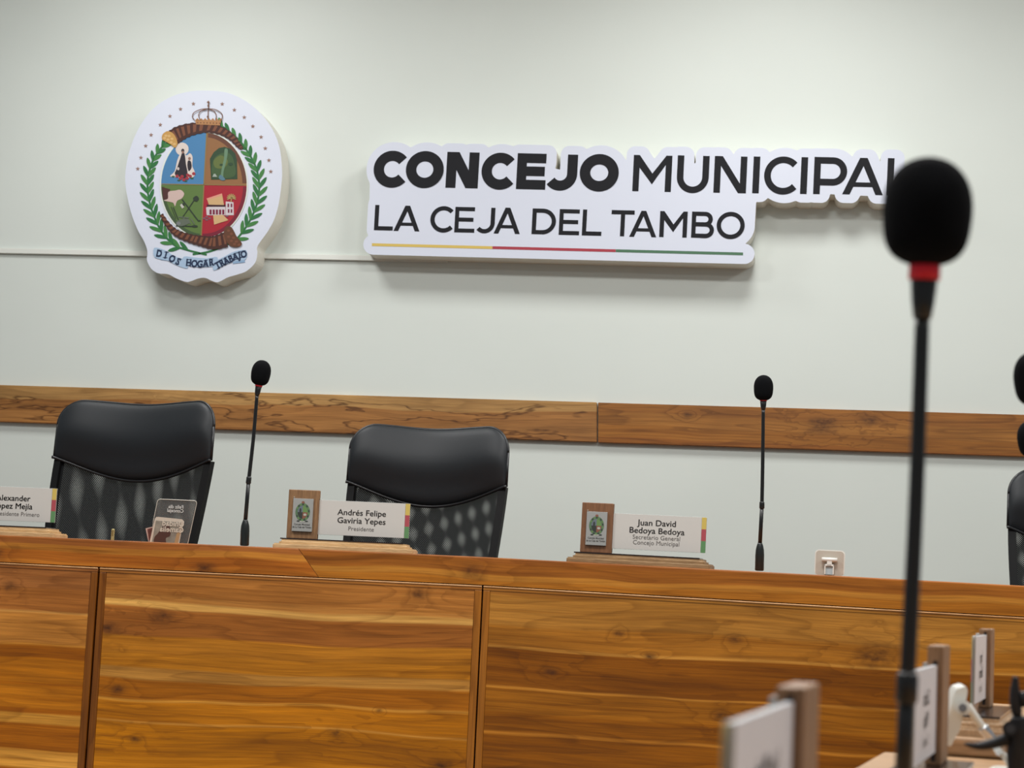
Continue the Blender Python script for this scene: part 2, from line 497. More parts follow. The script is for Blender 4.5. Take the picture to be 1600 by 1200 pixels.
def letter(ch, x0, x1, yt, yb, sw, lean):
    """polygons (pixel coords) and centre lines of one capital; x0..x1 outer edges at mid height"""
    h = yb - yt; w = x1 - x0; s = sw / 2
    slope = 0.0235
    def T(p):
        u, v = p      # u px from x0, v px up from the baseline
        return (x0 + u + lean * (v - h / 2), yb - v + slope * (u - w / 2))
    S = []           # (centre line, closed)
    polys = []
    if ch == 'O':
        S.append((arc(w / 2, h / 2, w / 2 - s, h / 2 - s, 0, 360 - 360 / 44, 43), True))
    elif ch == 'C':
        rx = h / 2 * 1.0
        S.append((arc(rx, h / 2, rx - s, h / 2 - s, 43 if sw < 12 else 40, 317 if sw < 12 else 320, 36), False))
    elif ch == 'I':
        S.append(([(w / 2, 0), (w / 2, h)], False))
    elif ch == 'L':
        S.append(([(s, h), (s, s), (w, s)], False))
    elif ch == 'E':
        S.append(([(w, s), (s, s), (s, h - s), (w - 0.5, h - s)], False))
        S.append(([(s, h / 2 + .3), (w * (0.955 if sw > 12 else 0.93), h / 2 + .3)], False))
    elif ch == 'T':
        S.append(([(0, h - s), (w, h - s)], False)); S.append(([(w / 2, 0), (w / 2, h - s)], False))
    elif ch == 'D':
        r = h / 2 - s
        S.append(([(w - s - r - 1, s), (s, s), (s, h - s), (w - s - r - 1, h - s)] + arc(w - s - r - 1, h / 2, r + 1, r, 88, -90, 20), False))
    elif ch == 'P':
        r = (h * 0.76 - 2 * s) / 2; cy = h - s - r
        S.append(([(s, 0), (s, h - s), (w - s - r, h - s)] + arc(w - s - r, cy, r, r, 88, -90, 18) + [(s, cy - r)], False))
    elif ch == 'B':
        r1 = (h * 0.53 - s * 1.6) / 2; c1 = h - s - r1
        r2 = (h - 2 * s - 2 * r1) / 2; c2 = s + r2
        S.append(([(w * .5, s), (s, s), (s, h - s), (w - s - r1 - 3, h - s)] + arc(w - s - r1 - 3, c1, r1 + .5, r1, 88, -90, 14) + [(s, c1 - r1)], False))
        S.append(([(w * .45, c1 - r1)] + arc(w - s - r2 - .5, c2, r2 + .5, r2, 90, -90, 14) + [(w * .4, s)], False))
    elif ch == 'U':
        r = w / 2 - s
        S.append(([(s, h), (s, s + r)] + arc(w / 2, s + r, r, r, 182, 358, 20) + [(w - s, s + r), (w - s, h)], False))
    elif ch == 'J':
        r = (w - s) * 0.46 if sw > 12 else w * 0.42
        cx = w - s - r
        S.append(([(w - s, h), (w - s, s + r)] + arc(cx, s + r, r, r, -2, -(142 if sw > 12 else 140), 18), False))
    elif ch in 'NMA':
        d = sw * (1.22 if ch != 'A' else 1.12)     # horizontal width of a diagonal
        if ch == 'N':
            polys += [[(0, 0), (sw, 0), (sw, h), (0, h)], [(w - sw, 0), (w, 0), (w, h), (w - sw, h)],
                      [(0, h), (d - sw * .1 + sw * .1, h), (w, 0), (w - d, 0)]]
        elif ch == 'M':
            vb = h * 0.20
            polys += [[(0, 0), (sw, 0), (sw, h), (0, h)], [(w - sw, 0), (w, 0), (w, h), (w - sw, h)],
                      [(0, h), (d * .78, h), (w / 2, vb + sw * 1.75), (w / 2, vb)] , [(w, h), (w / 2, vb), (w / 2, vb + sw * 1.75), (w - d * .78, h)]]
            # inner lower edges
            polys += [[(0, h), (w / 2, vb + 4), (w / 2, vb), (sw * .35, h - sw * 1.2)]]
        else:
            ap = sw * 1.12
            polys += [[(0, 0), (d, 0), (w / 2 + ap / 2, h), (w / 2 - ap / 2, h)],
                      [(w - d, 0), (w, 0), (w / 2 + ap / 2, h), (w / 2 - ap / 2, h)],
                      [(w * .2, h * .21), (w * .8, h * .21), (w * .76, h * .335), (w * .24, h * .335)]]
    qs = []; segs = []
    for (cl, closed) in S:
        for q in stroke_poly(cl, s, closed):
            q = [T(p) for p in q]; qs.append(q)
            for a, b in zip(q, q[1:] + q[:1]): segs.append((a, b, 0.0))
    for p in polys:
        qs.append([T(v) for v in p])
        for a, b in zip(p, p[1:] + p[:1]): segs.append((T(a), T(b), 0.0))
    return qs, segs
LINE1 = [('C', 583.9, 634.1, 235.4, 293.2, 16.0, .066), ('O', 634.3, 693.3, 236.0, 293.9, 16.2, .066),
         ('N', 697.5, 747.9, 237.8, 293.9, 15.6, .06), ('C', 752.5, 804.0, 238.5, 296.3, 16.0, .058),
         ('E', 807.6, 853.2, 239.8, 296.0, 15.0, .055), ('J', 853.8, 902.0, 241.2, 298.0, 15.8, .052),
         ('O', 905.9, 966.8, 240.6, 299.2, 16.4, .05)]
LINE1B = [('M', 989.2, 1049.4, 242.7, 299.4, 9.7, .048), ('U', 1057.8, 1107.6, 243.2, 301.8, 10.2, .047),
          ('N', 1115.8, 1166.7, 244.2, 301.6, 10.2, .046), ('I', 1176.4, 1186.9, 244.6, 302.0, 10.3, .046),
          ('C', 1194.0, 1245.6, 244.4, 303.8, 10.3, .044), ('I', 1251.2, 1261.6, 245.6, 303.1, 10.4, .044),
          ('P', 1271.6, 1323.4, 245.7, 303.8, 10.4, .042), ('A', 1316.9, 1380.6, 246.7, 304.3, 10.4, .040),
          ('L', 1386.2, 1422.0, 247.4, 305.8, 10.4, .040)]
LINE2 = [('L', 585.3, 614.5, 320.5, 360.0, 6.5, .055), ('A', 615.8, 656.4, 321.4, 361.2, 6.6, .055),
         ('C', 672.5, 706.9, 322.0, 363.2, 6.6, .054), ('E', 710.7, 741.9, 323.5, 363.4, 6.3, .054),
         ('J', 743.2, 773.2, 324.4, 364.6, 6.6, .053), ('A', 772.2, 813.2, 324.5, 365.3, 6.6, .052),
         ('D', 831.4, 868.7, 326.0, 366.2, 6.6, .052), ('E', 873.8, 905.6, 327.0, 367.3, 6.4, .051),
         ('L', 910.0, 940.4, 327.6, 368.2, 6.5, .05), ('T', 954.9, 990.9, 328.5, 369.2, 6.6, .05),
         ('A', 984.0, 1026.3, 329.4, 370.4, 6.6, .048), ('M', 1030.8, 1073.8, 330.2, 370.9, 6.9, .046),
         ('B', 1080.6, 1115.9, 330.9, 371.8, 6.7, .045), ('O', 1119.8, 1163.6, 331.0, 373.4, 6.8, .044)]
def contour(segs, fills, ox, oy, W, H, r, shift=(0, 0)):
    """outer outline of the union of discs of radius r swept along segs, plus filled polygons"""
    xs = np.arange(ox, ox + W, 1.0); ys = np.arange(oy, oy + H, 1.0)
    X, Y = np.meshgrid(xs, ys)
    D = np.full(X.shape, 99.0)
    for (a, b, s) in segs:
        ax, ay = a[0] + shift[0], a[1] + shift[1]; bx, by = b[0] + shift[0], b[1] + shift[1]
        R = r + s + 2
        i0 = max(0, int(min(ax, bx) - R - ox)); i1 = min(W, int(max(ax, bx) + R - ox) + 2)
        j0 = max(0, int(min(ay, by) - R - oy)); j1 = min(H, int(max(ay, by) + R - oy) + 2)
        if i0 >= i1 or j0 >= j1: continue
        x = X[j0:j1, i0:i1]; y = Y[j0:j1, i0:i1]
        dx, dy = bx - ax, by - ay; L = dx * dx + dy * dy + 1e-9
        t = np.clip(((x - ax) * dx + (y - ay) * dy) / L, 0, 1)
        d = np.hypot(x - ax - t * dx, y - ay - t * dy) - s
        D[j0:j1, i0:i1] = np.minimum(D[j0:j1, i0:i1], d)
    V = D - r
    for f in fills:      # convex polygons, clockwise on screen
        d = np.full(X.shape, -1e9)
        for (a, b) in zip(f, f[1:] + f[:1]):
            ex, ey = b[0] - a[0], b[1] - a[1]; L = math.hypot(ex, ey)
            d = np.maximum(d, ((X - a[0]) * ey - (Y - a[1]) * ex) / L)
        V = np.minimum(V, d)
    V[0, :] = V[-1, :] = 5; V[:, 0] = V[:, -1] = 5
    # marching squares
    edges = {}
    def ip(p, q):
        (i, j), (k, l) = p, q
        a, b = V[j, i], V[l, k]
        t = a / (a - b)
        return (ox + i + (k - i) * t, oy + j + (l - j) * t)
    neg = V < 0
    mixed = np.argwhere((neg[:-1, :-1].astype(int) + neg[1:, :-1] + neg[:-1, 1:] + neg[1:, 1:]) % 4 != 0)
    for (j, i) in mixed:
        c = [(i, j), (i + 1, j), (i + 1, j + 1), (i, j + 1)]
        cross = []
        for k in range(4):
            p, q = c[k], c[(k + 1) % 4]
            if neg[p[1], p[0]] != neg[q[1], q[0]]:
                cross.append((tuple(sorted((p, q))), neg[p[1], p[0]]))
        outs = [e for e, s in cross if s]; ins = [e for e, s in cross if not s]
        for a, b in zip(outs, ins): edges.setdefault(a, []).append(b)
    loops = []
    while edges:
        k = next(iter(edges)); loop = []
        cur = k
        while cur in edges:
            nx = edges[cur].pop()
            if not edges[cur]: del edges[cur]
            loop.append(ip(*cur)); cur = nx
            if cur == k: break
        loops.append(loop)
    loops.sort(key=len)
    L = np.array(loops[-1])
    for _ in range(2):
        L = 0.5 * L + 0.25 * (np.roll(L, 1, 0) + np.roll(L, -1, 0))
    # thin out nearly straight runs
    keep = [0]
    for i in range(1, len(L) - 1):
        a = L[keep[-1]]; b = L[min(i + 1, len(L) - 1)]; e = b - a
        dev = max(abs(e[0] * (L[k][1] - a[1]) - e[1] * (L[k][0] - a[0])) / (np.hypot(*e) + 1e-9) for k in range(keep[-1] + 1, i + 1))
        if dev > 0.12 or i - keep[-1] > 40: keep.append(i)
    return [tuple(L[k]) for k in keep]

def tess_faces(bm, verts, pts2, mi=0):
    for tri in tessellate_polygon([[Vector((p[0], p[1], 0)) for p in pts2]]):
        try:
            f = bm.faces.new([verts[i] for i in tri]); f.material_index = mi
        except ValueError:
            pass

def slab(name, outline, yfront, yback, mface, mside, parent, org):
    """extruded board: outline in pixels traced on its front plane"""
    bm = bmesh.new()
    P = [on_y(x, y, yfront) for (x, y) in outline]
    fr = [bm.verts.new(p - org) for p in P]
    bk = [bm.verts.new(Vector((p.x, yback, p.z)) - org) for p in P]
    tess_faces(bm, fr, outline, 0)
    n = len(P)
    for i in range(n):
        q = bm.faces.new((fr[i], bk[i], bk[(i + 1) % n], fr[(i + 1) % n])); q.material_index = 1
    return link(name, bm, [mface, mside], parent)
def decal(name, items, yplane, parent, org, mats):
    """printed shapes: items = [(pixel polygon, material index, layer)]"""
    bm = bmesh.new()
    for (poly, mi, layer) in items:
        y = yplane - 0.0006 - 0.0004 * layer
        vs = []; p2 = []
        for p in poly:
            v = on_y(p[0], p[1], y) - org
            if not vs or (vs[-1].co - v).length > 1e-6:
                vs.append(bm.verts.new(v)); p2.append(p)
        if len(vs) > 3: tess_faces(bm, vs, p2, mi)
        elif len(vs) == 3:
            f = bm.faces.new(vs); f.material_index = mi
    o = link(name, bm, mats, parent)
    return o

m_face = mat('white_acrylic_face', (202, 208, 221), 0.5)
m_ret = mat('white_sign_return', (222, 220, 210), 0.5)
m_ink = mat('black_lettering', (27, 28, 32), 0.7, spec=0.2)
m_yel = mat('yellow_stripe', (201, 174, 84), 0.5)
m_red = mat('red_stripe', (158, 42, 58), 0.5)
m_grn = mat('green_stripe', (62, 104, 74), 0.5)

def build_sign():
    org = on_y(880, 400, YW)
    root = empty('lettered_wall_sign', org)
    tag(root, 'white raised wall sign reading CONCEJO MUNICIPAL LA CEJA DEL TAMBO in black letters', 'sign')
    segs = []; words = []
    for name, W_ in (('title_lettering', LINE1), ('title_lettering', LINE1B), ('subtitle_lettering', LINE2[:2]), ('subtitle_lettering', LINE2[2:6]),
                     ('subtitle_lettering', LINE2[6:9]), ('subtitle_lettering', LINE2[9:])):
        qq = []
        for L in W_:
            q, s = letter(*L); segs += s
            qq += [(x, 0, k * 0.06) for k, x in enumerate(q)]
        words.append((name, qq))
    segs.append(((581.1, 382.2), (1160.9, 396.7), 2.2))
    fills = [[(578, 275), (1181.5, 290), (1181.5, 315), (1179.5, 348), (577, 340)],
             [(577, 338), (1179.5, 346), (1158, 372), (590, 366)],
             [(590, 360), (1158, 366), (1160, 388), (590, 374)],
             [(596, 263), (862, 265), (1398, 276), (1398, 295), (596, 289)],
             [(985, 254), (1396, 260), (1396, 282), (985, 280)],
             [(604, 250), (840, 254), (840, 270), (604, 268)]]
    out = contour(segs, fills, 545, 200, 910, 240, 13.6, (2.3, 0))
    slab('sign_board', out, YS, YW, m_face, m_ret, root, org)
    for name, qq in words:
        decal(name, qq, YS, root, org, [m_ink])
    def bar(xa, xb):
        f = lambda x: 382.2 + (x - 581.1) * 14.5 / 579.8
        return [(xa, f(xa) - 2.2), (xb, f(xb) - 2.2), (xb, f(xb) + 2.2), (xa, f(xa) + 2.2)]
    decal('yellow_stripe', [(bar(581.1, 769.3), 0, 0)], YS, root, org, [m_yel])
    decal('red_stripe', [(bar(769.5, 962), 0, 0)], YS, root, org, [m_red])
    decal('green_stripe', [(bar(962.2, 1161), 0, 0)], YS, root, org, [m_grn])
build_sign()

# ------------------------------------------------------------------ the crest
def Z(x, y):            # coordinates of the enlarged crest crop -> photo pixels
    return (180 + x / 3.6364, 130 + y / 3.6364)
def ZP(pts): return [Z(*p) for p in pts]
def sm(pts, n=5, closed=True):
    if closed:
        P = [Vector((p[0], p[1])) for p in pts]; m = len(P); out = []
        for i in range(m):
            p0, p1, p2, p3 = P[i - 1], P[i], P[(i + 1) % m], P[(i + 2) % m]
            for k in range(n):
                t = k / n
                q = 0.5 * ((2 * p1) + (-p0 + p2) * t + (2 * p0 - 5 * p1 + 4 * p2 - p3) * t * t + (-p0 + 3 * p1 - 3 * p2 + p3) * t ** 3)
                out.append((q.x, q.y))
        return out
    return [(p.x, p.y) for p in spline([(p[0], p[1]) for p in pts], n)]
def ell(cx, cy, rx, ry, n=36, a0=0, a1=360):
    full = (a1 - a0) >= 360
    return [(cx + rx * math.cos(math.radians(lerp(a0, a1, i / n))), cy + ry * math.sin(math.radians(lerp(a0, a1, i / n)))) for i in range(n if full else n + 1)]
def star(cx, cy, r):
    return [(cx + (r if k % 2 == 0 else r * .42) * math.sin(math.pi * k / 5), cy - (r if k % 2 == 0 else r * .42) * math.cos(math.pi * k / 5)) for k in range(10)]
def line_q(pts, hw):
    return [[(p.x, p.y) for p in q] for q in stroke_poly(pts, hw)]

def build_crest():
    org = on_y(325, 410, YW)
    root = empty('crest_wall_sign', org)
    tag(root, 'white raised wall sign with the round town coat of arms on it', 'sign')
    ys = YW - 0.10
    outl = [(530, 42), (640, 55), (740, 100), (820, 165), (880, 240), (920, 320), (940, 400), (948, 500), (945, 570), (930, 680),
            (905, 770), (868, 840), (830, 893), (806, 932), (808, 965), (795, 1020), (745, 1068), (690, 1088), (640, 1103),
            (600, 1124), (575, 1131), (545, 1121), (510, 1106), (470, 1110), (430, 1125), (400, 1128), (345, 1108), (300, 1085),
            (245, 1080), (208, 1057), (190, 1030), (180, 1000), (183, 955), (165, 900), (130, 838), (95, 750), (70, 650),
            (57, 560), (61, 480), (80, 390), (112, 300), (162, 210), (232, 130), (322, 75), (424, 47)]
    slab('sign_board', ZP(sm(outl, 4)), ys, YW, m_face, m_ret, root, org)
    K = {}
    def c(name, col):
        K[name] = mat('crest_' + name, tuple(int(v * 0.93) for v in col), 0.6, spec=0.3); return K[name]
    # laurel branches
    def branch(name, stem, n, side_len, skip=()):
        it = []
        st = sm(stem, 10, False)
        it += [(ZP(q), 0, 1) for q in line_q(st, 5.5)]
        # arc-length samples
        acc = [0]
        for a, b in zip(st, st[1:]): acc.append(acc[-1] + math.dist(a, b))
        for k in range(n):
            s = acc[-1] * (0.07 + 0.93 * k / (n - 1))
            i = max(0, min(len(st) - 2, int(np.searchsorted(acc, s)) - 1))
            a, b = st[i], st[i + 1]
            t = math.atan2(b[1] - a[1], b[0] - a[0])
            f = (s - acc[i]) / max(1e-6, acc[i + 1] - acc[i])
            px, py = lerp(a[0], b[0], f), lerp(a[1], b[1], f)
            for sd in (-1, 1):
                if (k, sd) in skip: continue
                ln = side_len * (0.72 + 0.28 * math.sin(math.pi * min(1, k / n + .15)))
                ang = t + sd * math.radians(44)
                dx, dy = math.cos(ang), math.sin(ang)
                nx, ny = -dy * sd, dx * sd
                leaf = [(px, py), (px + dx * ln * .3 + nx * 2, py + dy * ln * .3 + ny * 2),
                        (px + dx * ln * .7 - nx * 2, py + dy * ln * .7 - ny * 2), (px + dx * ln - nx * 16, py + dy * ln - ny * 16),
                        (px + dx * ln * .72 - nx * 22, py + dy * ln * .72 - ny * 22),
                        (px + dx * ln * .3 - nx * 17, py + dy * ln * .3 - ny * 17)]
                it.append((ZP(sm(leaf, 3)), (k + (sd > 0)) % 2, 2 + (k % 2) * .5))
        decal(name, it, ys, root, org, [c('leaf_green', (46, 112, 62)), c('leaf_green_light', (66, 128, 66))])
    branch('laurel_branch', [(520, 975), (400, 945), (330, 915), (262, 840), (215, 740), (188, 640), (186, 540), (212, 445), (255, 375), (300, 335)], 18, 78, skip={(0, 1), (0, -1), (1, -1)})
    branch('laurel_branch', [(440, 972), (540, 955), (660, 905), (712, 860), (768, 775), (806, 680), (818, 580), (800, 480), (756, 395), (700, 320), (612, 248)], 21, 78, skip={(0, 1), (0, -1), (1, 1), (1, -1), (2, 1), (2, -1), (3, -1), (3, 1), (4, -1)})
    # shield
    it = []
    white, blue, tan, green, red = 0, 1, 2, 3, 4
    cx, cy, rx, ry = 504, 578, 243, 297
    it.append((ZP(ell(cx, cy, rx + 8, ry + 8, 60)), white, 3))
    def quarter(a0, a1, corner, mi):
        return (ZP([corner] + ell(cx, cy, rx, ry, 18, a0, a1)), mi, 4)
    q = (504, 576)
    def arcto(a0, a1): return ell(cx, cy, rx, ry, 18, a0, a1)
    it += [(ZP([q] + arcto(180, 274)), blue, 4), (ZP([q] + arcto(274, 360)), tan, 4),
           (ZP([q] + arcto(93, 180)), green, 4), (ZP([q] + arcto(0, 93)), red, 4)]
    # printed inner rim of the oval
    def rim(a0, a1, w, mi, lay=5):
        o = ell(cx, cy, rx, ry, 20, a0, a1); i_ = ell(cx, cy, rx - w, ry - w, 20, a0, a1)[::-1]
        return (ZP(o + i_), mi, lay)
    it += [rim(276, 358, 24, 5), rim(2, 92, 20, 6), rim(96, 178, 18, 7)]
    it += [(ZP(x), 8, 6) for x in line_q([(520, 282), (504, 576), (489, 872)], 3)]
    it += [(ZP(x), 8, 6) for x in line_q([(262, 573), (746, 580)], 2.5)]
    decal('quartered_shield', it, ys, root, org,
          [c('pale_edge', (225, 232, 224)), c('sky_blue', (74, 130, 176)), c('tan', (146, 104, 66)), c('field_green', (92, 120, 62)),
           c('field_red', (166, 34, 50)), c('brown_rim', (104, 66, 50)), c('wine_rim', (120, 30, 50)), c('moss_rim', (66, 88, 56)), c('olive_line', (140, 120, 74))])
    # robed figure
    f = []
    f.append((ZP(ell(380, 374, 37, 37, 26)), 0, 6))
    f.append((ZP(sm([(372, 400), (352, 440), (338, 500), (312, 528), (350, 535), (440, 535), (452, 505), (438, 470), (440, 420), (425, 398), (405, 410)], 3)), 0, 6.5))
    f.append((ZP(sm([(384, 385), (372, 420), (352, 480), (340, 520), (400, 540), (412, 515), (402, 460), (396, 410)], 3)), 1, 7))
    f.append((ZP(ell(384, 384, 9, 12, 14)), 1, 7.3)); f.append((ZP(ell(384, 392, 6, 8, 12)), 2, 7.6))
    f.append((ZP(sm([(414, 440), (430, 445), (434, 480), (418, 500), (410, 470)], 3)), 1, 7))
    f.append((ZP(ell(422, 428, 8, 9, 12)), 2, 7.3))
    f.append((ZP(ell(358, 486, 7, 9, 10)), 3, 7.6))
    for (a, b) in ((352, 528), (370, 540), (390, 548), (408, 540), (426, 528), (446, 514), (380, 530), (412, 522)):
        f.append((ZP(ell(a, b, 10, 9, 10)), 4, 8))
    for (a, b) in ((330, 530), (362, 552), (436, 540), (400, 556)): f.append((ZP(ell(a, b, 10, 4, 10)), 5, 7.5))
    decal('robed_figure', f, ys, root, org, [c('cream', (218, 206, 198)), c('robe_black', (44, 38, 46)), c('skin', (150, 112, 96)), c('robe_white', (200, 190, 186)), c('rose_red', (160, 52, 62)), c('stem_green', (52, 92, 58))])
    # landscape picture
    f = [(ZP([(545, 548), (538, 430)] + [(560, 392), (590, 368), (622, 362), (655, 372), (682, 400), (692, 440), (694, 545)]), 0, 6),
         (ZP(sm([(560, 530), (556, 440), (600, 400), (650, 400), (676, 450), (676, 530)], 4)), 1, 6.5),
         (ZP(sm([(560, 440), (600, 410), (640, 440), (620, 480), (570, 480)], 4)), 2, 7),
         (ZP(sm([(622, 375), (640, 380), (632, 440), (616, 500), (612, 545), (598, 545), (606, 480), (618, 430)], 4)), 3, 7.5),
         (ZP(sm([(588, 536), (600, 520), (626, 548), (604, 552)], 3)), 4, 8),
         (ZP([(552, 532), (560, 516), (568, 514), (580, 532)]), 5, 8),
         (ZP(ell(602, 464, 10, 7, 10)), 0, 8), (ZP(ell(656, 460, 14, 9, 10)), 0, 8)]
    decal('landscape_picture', f, ys, root, org, [c('forest', (48, 74, 50)), c('forest_mid', (66, 92, 56)), c('forest_light', (98, 112, 60)), c('waterfall', (104, 136, 108)), c('stream', (88, 124, 140)), c('hut', (160, 170, 160))])
    # hand and tools
    f = [(ZP([(266, 590), (312, 602), (304, 658), (272, 662)]), 0, 6),
         (ZP(sm([(302, 618), (340, 610), (372, 606), (392, 628), (378, 655), (352, 668), (340, 700), (330, 680), (300, 672), (276, 666), (300, 655)], 3)), 1, 6.5)]
    for a, b, w in (((380, 660), (470, 780), 3.5), ((450, 662), (405, 730), 3), ((330, 705), (360, 780), 3), ((318, 702), (345, 770), 2), ((345, 810), (462, 814), 3.5), ((405, 730), (380, 765), 2.5), ((470, 782), (485, 782), 4)):
        f += [(ZP(x), 2, 7) for x in line_q([a, b], w)]
    f += [(ZP(sm([(442, 655), (450, 645), (464, 640), (476, 656), (464, 672), (450, 668)], 3)), 2, 7.5),
          (ZP([(368, 692), (382, 682), (392, 705), (380, 712)]), 3, 7.5), (ZP([(378, 682), (392, 680), (396, 694), (386, 696)]), 2, 8),
          (ZP(sm([(345, 790), (370, 775), (412, 770), (425, 790), (400, 806), (360, 812)], 3)), 4, 7.3),
          (ZP(ell(360, 797, 12, 10, 12)), 5, 8), (ZP(sm([(440, 806), (466, 808), (466, 818), (440, 818)], 2)), 2, 8)]
    for a, b in (((360, 760), (420, 765)), ((385, 765), (430, 800)), ((430, 770), (450, 800))): f += [(ZP(x), 4, 7.6) for x in line_q([a, b], 3)]
    decal('hand_and_tools', f, ys, root, org, [c('sleeve', (78, 46, 42)), c('hand', (204, 180, 172)), c('iron', (46, 58, 46)), c('blade', (190, 190, 180)), c('plough', (96, 106, 92)), c('steel', (120, 124, 124))])
    # house, scrolls and palm
    f = [(ZP([(528, 702), (626, 702), (626, 750), (520, 750), (516, 706)]), 0, 6), (ZP([(628, 672), (672, 676), (674, 750), (628, 750)]), 0, 6),
         (ZP([(518, 690), (626, 690), (626, 702), (524, 702)]), 1, 6.6),
         (ZP([(521, 656), (607, 628), (618, 692), (532, 690)]), 2, 7), (ZP([(519, 655), (606, 626), (608, 636), (523, 664)]), 3, 7.4),
         (ZP([(556, 750), (612, 748), (643, 778), (562, 804)]), 2, 7)]
    for i in range(5): f.append((ZP([(536 + 18 * i, 718), (548 + 18 * i, 718), (548 + 18 * i, 746), (536 + 18 * i, 746)]), 4, 7))
    for (a, b) in ((638, 684), (656, 684), (640, 716), (656, 716)): f.append((ZP([(a, b), (a + 9, b), (a + 9, b + 20), (a, b + 20)]), 4, 7))
    for k in range(9):
        an = math.radians(-200 + k * 27); x, y = 660 + 26 * math.cos(an), 652 + 24 * math.sin(an)
        f += [(ZP(p), 5, 8) for p in line_q([(660, 652), (x, y)], 3)]
    f += [(ZP(p), 5, 8) for p in line_q([(660, 652), (659, 674)], 3)]
    for (a, b) in ((505, 768), (520, 760), (536, 768), (520, 776), (610, 762), (635, 755)): f.append((ZP(ell(a, b, 9, 5, 8)), 6, 6.5))
    decal('town_house', f, ys, root, org, [c('plaster', (208, 200, 204)), c('roof_shadow', (60, 26, 34)), c('scroll', (206, 170, 122)), c('scroll_edge', (222, 150, 130)), c('window_wine', (120, 30, 60)), c('palm_gold', (176, 150, 96)), c('stone', (124, 90, 100))])
    # cornucopias
    def horn(name, spine, widths, mouth=None, bands=15):
        sp_ = sm(spine, 10, False); m = len(sp_)
        def W(t):
            x = t * (len(widths) - 1); i = min(len(widths) - 2, int(x)); return lerp(widths[i], widths[i + 1], x - i)
        L = []; R = []
        for i, p in enumerate(sp_):
            a = sp_[max(0, i - 1)]; b = sp_[min(m - 1, i + 1)]
            t = math.atan2(b[1] - a[1], b[0] - a[0]); w = W(i / (m - 1)) + 2.2 * math.sin(i / (m - 1) * bands * 2 * math.pi)
            L.append((p[0] - math.sin(t) * w, p[1] + math.cos(t) * w)); R.append((p[0] + math.sin(t) * w, p[1] - math.cos(t) * w))
        it = [(ZP(L + R[::-1]), 0, 9)]
        for k in range(bands):
            i = int((k + .3) / bands * (m - 1)); j = min(m - 1, i + max(2, int(0.5 * m / bands)))
            s = max(1, int(0.35 * m / bands))
            lo = min(m - 1, i + s); hi = min(m - 1, j + s)
            a1 = (lerp(L[i][0], R[i][0], .22), lerp(L[i][1], R[i][1], .22)); a2 = (lerp(L[j][0], R[j][0], .22), lerp(L[j][1], R[j][1], .22))
            b1 = (lerp(L[lo][0], R[lo][0], .86), lerp(L[lo][1], R[lo][1], .86)); b2 = (lerp(L[hi][0], R[hi][0], .86), lerp(L[hi][1], R[hi][1], .86))
            it.append((ZP([a1, a2, b2, b1]), 1, 9.5))
        if mouth:
            for (poly, mi, ly) in mouth: it.append((ZP(poly), mi, ly))
        decal(name, it, ys, root, org, [c('horn_dark', (70, 40, 34)), c('horn_light', (122, 76, 54)), c('corn_gold', (196, 152, 84)), c('corn_pale', (214, 178, 118)), c('pod_brown', (98, 62, 42))])
    mouth = [(sm([(270, 290), (300, 272), (335, 292), (354, 340), (340, 366), (318, 350), (288, 332), (266, 318)], 4), 2, 10)]
    for (a, b) in ((288, 298), (306, 300), (322, 316), (300, 320), (318, 336), (336, 346), (280, 312)): mouth.append((ell(a, b, 9, 7, 10), 3, 10.5))
    horn('cornucopia', [(320, 318), (360, 288), (430, 262), (520, 252), (600, 270), (660, 305), (700, 350), (722, 372)], [46, 44, 36, 28, 24, 20, 15, 9], mouth, 17)
    mouth = [(sm([(640, 812), (664, 822), (690, 870), (720, 910), (700, 930), (655, 925), (622, 880), (620, 830)], 4), 4, 10)]
    for (a, b) in ((644, 838), (660, 856), (644, 872), (672, 878), (660, 896), (688, 900), (678, 914), (704, 918)): mouth.append((ell(a, b, 9, 7, 10), 1, 10.5))
    horn('cornucopia', [(262, 745), (300, 805), (350, 852), (420, 880), (490, 896), (560, 906), (630, 888)], [9, 15, 20, 24, 30, 38, 44], mouth, 16)
    # crown
    f = [(ZP([(452, 208), (602, 212), (596, 240), (460, 234)]), 0, 11)]
    for k in range(7): f.append((ZP([(456 + k * 22, 210), (467 + k * 22, 198), (478 + k * 22, 210)]), 0, 11))
    for k in range(8): f.append((ZP(ell(468 + k * 18, 224 + k * .5, 4, 4, 8)), 1, 11.5))
    for pts in ([(450, 208), (438, 190), (450, 165), (490, 148), (528, 146), (570, 150), (604, 172), (608, 195), (600, 212)],
                [(482, 206), (474, 180), (490, 156), (528, 146)], [(528, 146), (560, 158), (574, 182), (570, 208)], [(528, 146), (527, 205)], [(530, 100), (529, 146)], [(521, 108), (538, 109)]):
        f += [(ZP(q), 1, 12) for q in line_q(sm(pts, 6, False) if len(pts) > 2 else pts, 2.3)]
    for (a, b) in ((529, 128), (526, 190), (529, 108)): f.append((ZP(ell(a, b, 6, 6, 10)), 1, 12.3))
    decal('crown', f, ys, root, org, [c('crown_gold', (176, 128, 84)), c('crown_brown', (118, 78, 56))])
    for (a, b) in ((444, 117), (371, 147), (311, 187), (256, 236), (204, 294), (173, 356), (146, 423), (128, 486),
                   (608, 118), (677, 152), (733, 194), (782, 245), (829, 306), (853, 370), (873, 438), (884, 502)):
        decal('star', [(ZP(star(a, b, 13)), 0, 1)], ys, root, org, [c('star_brown', (150, 118, 104))])
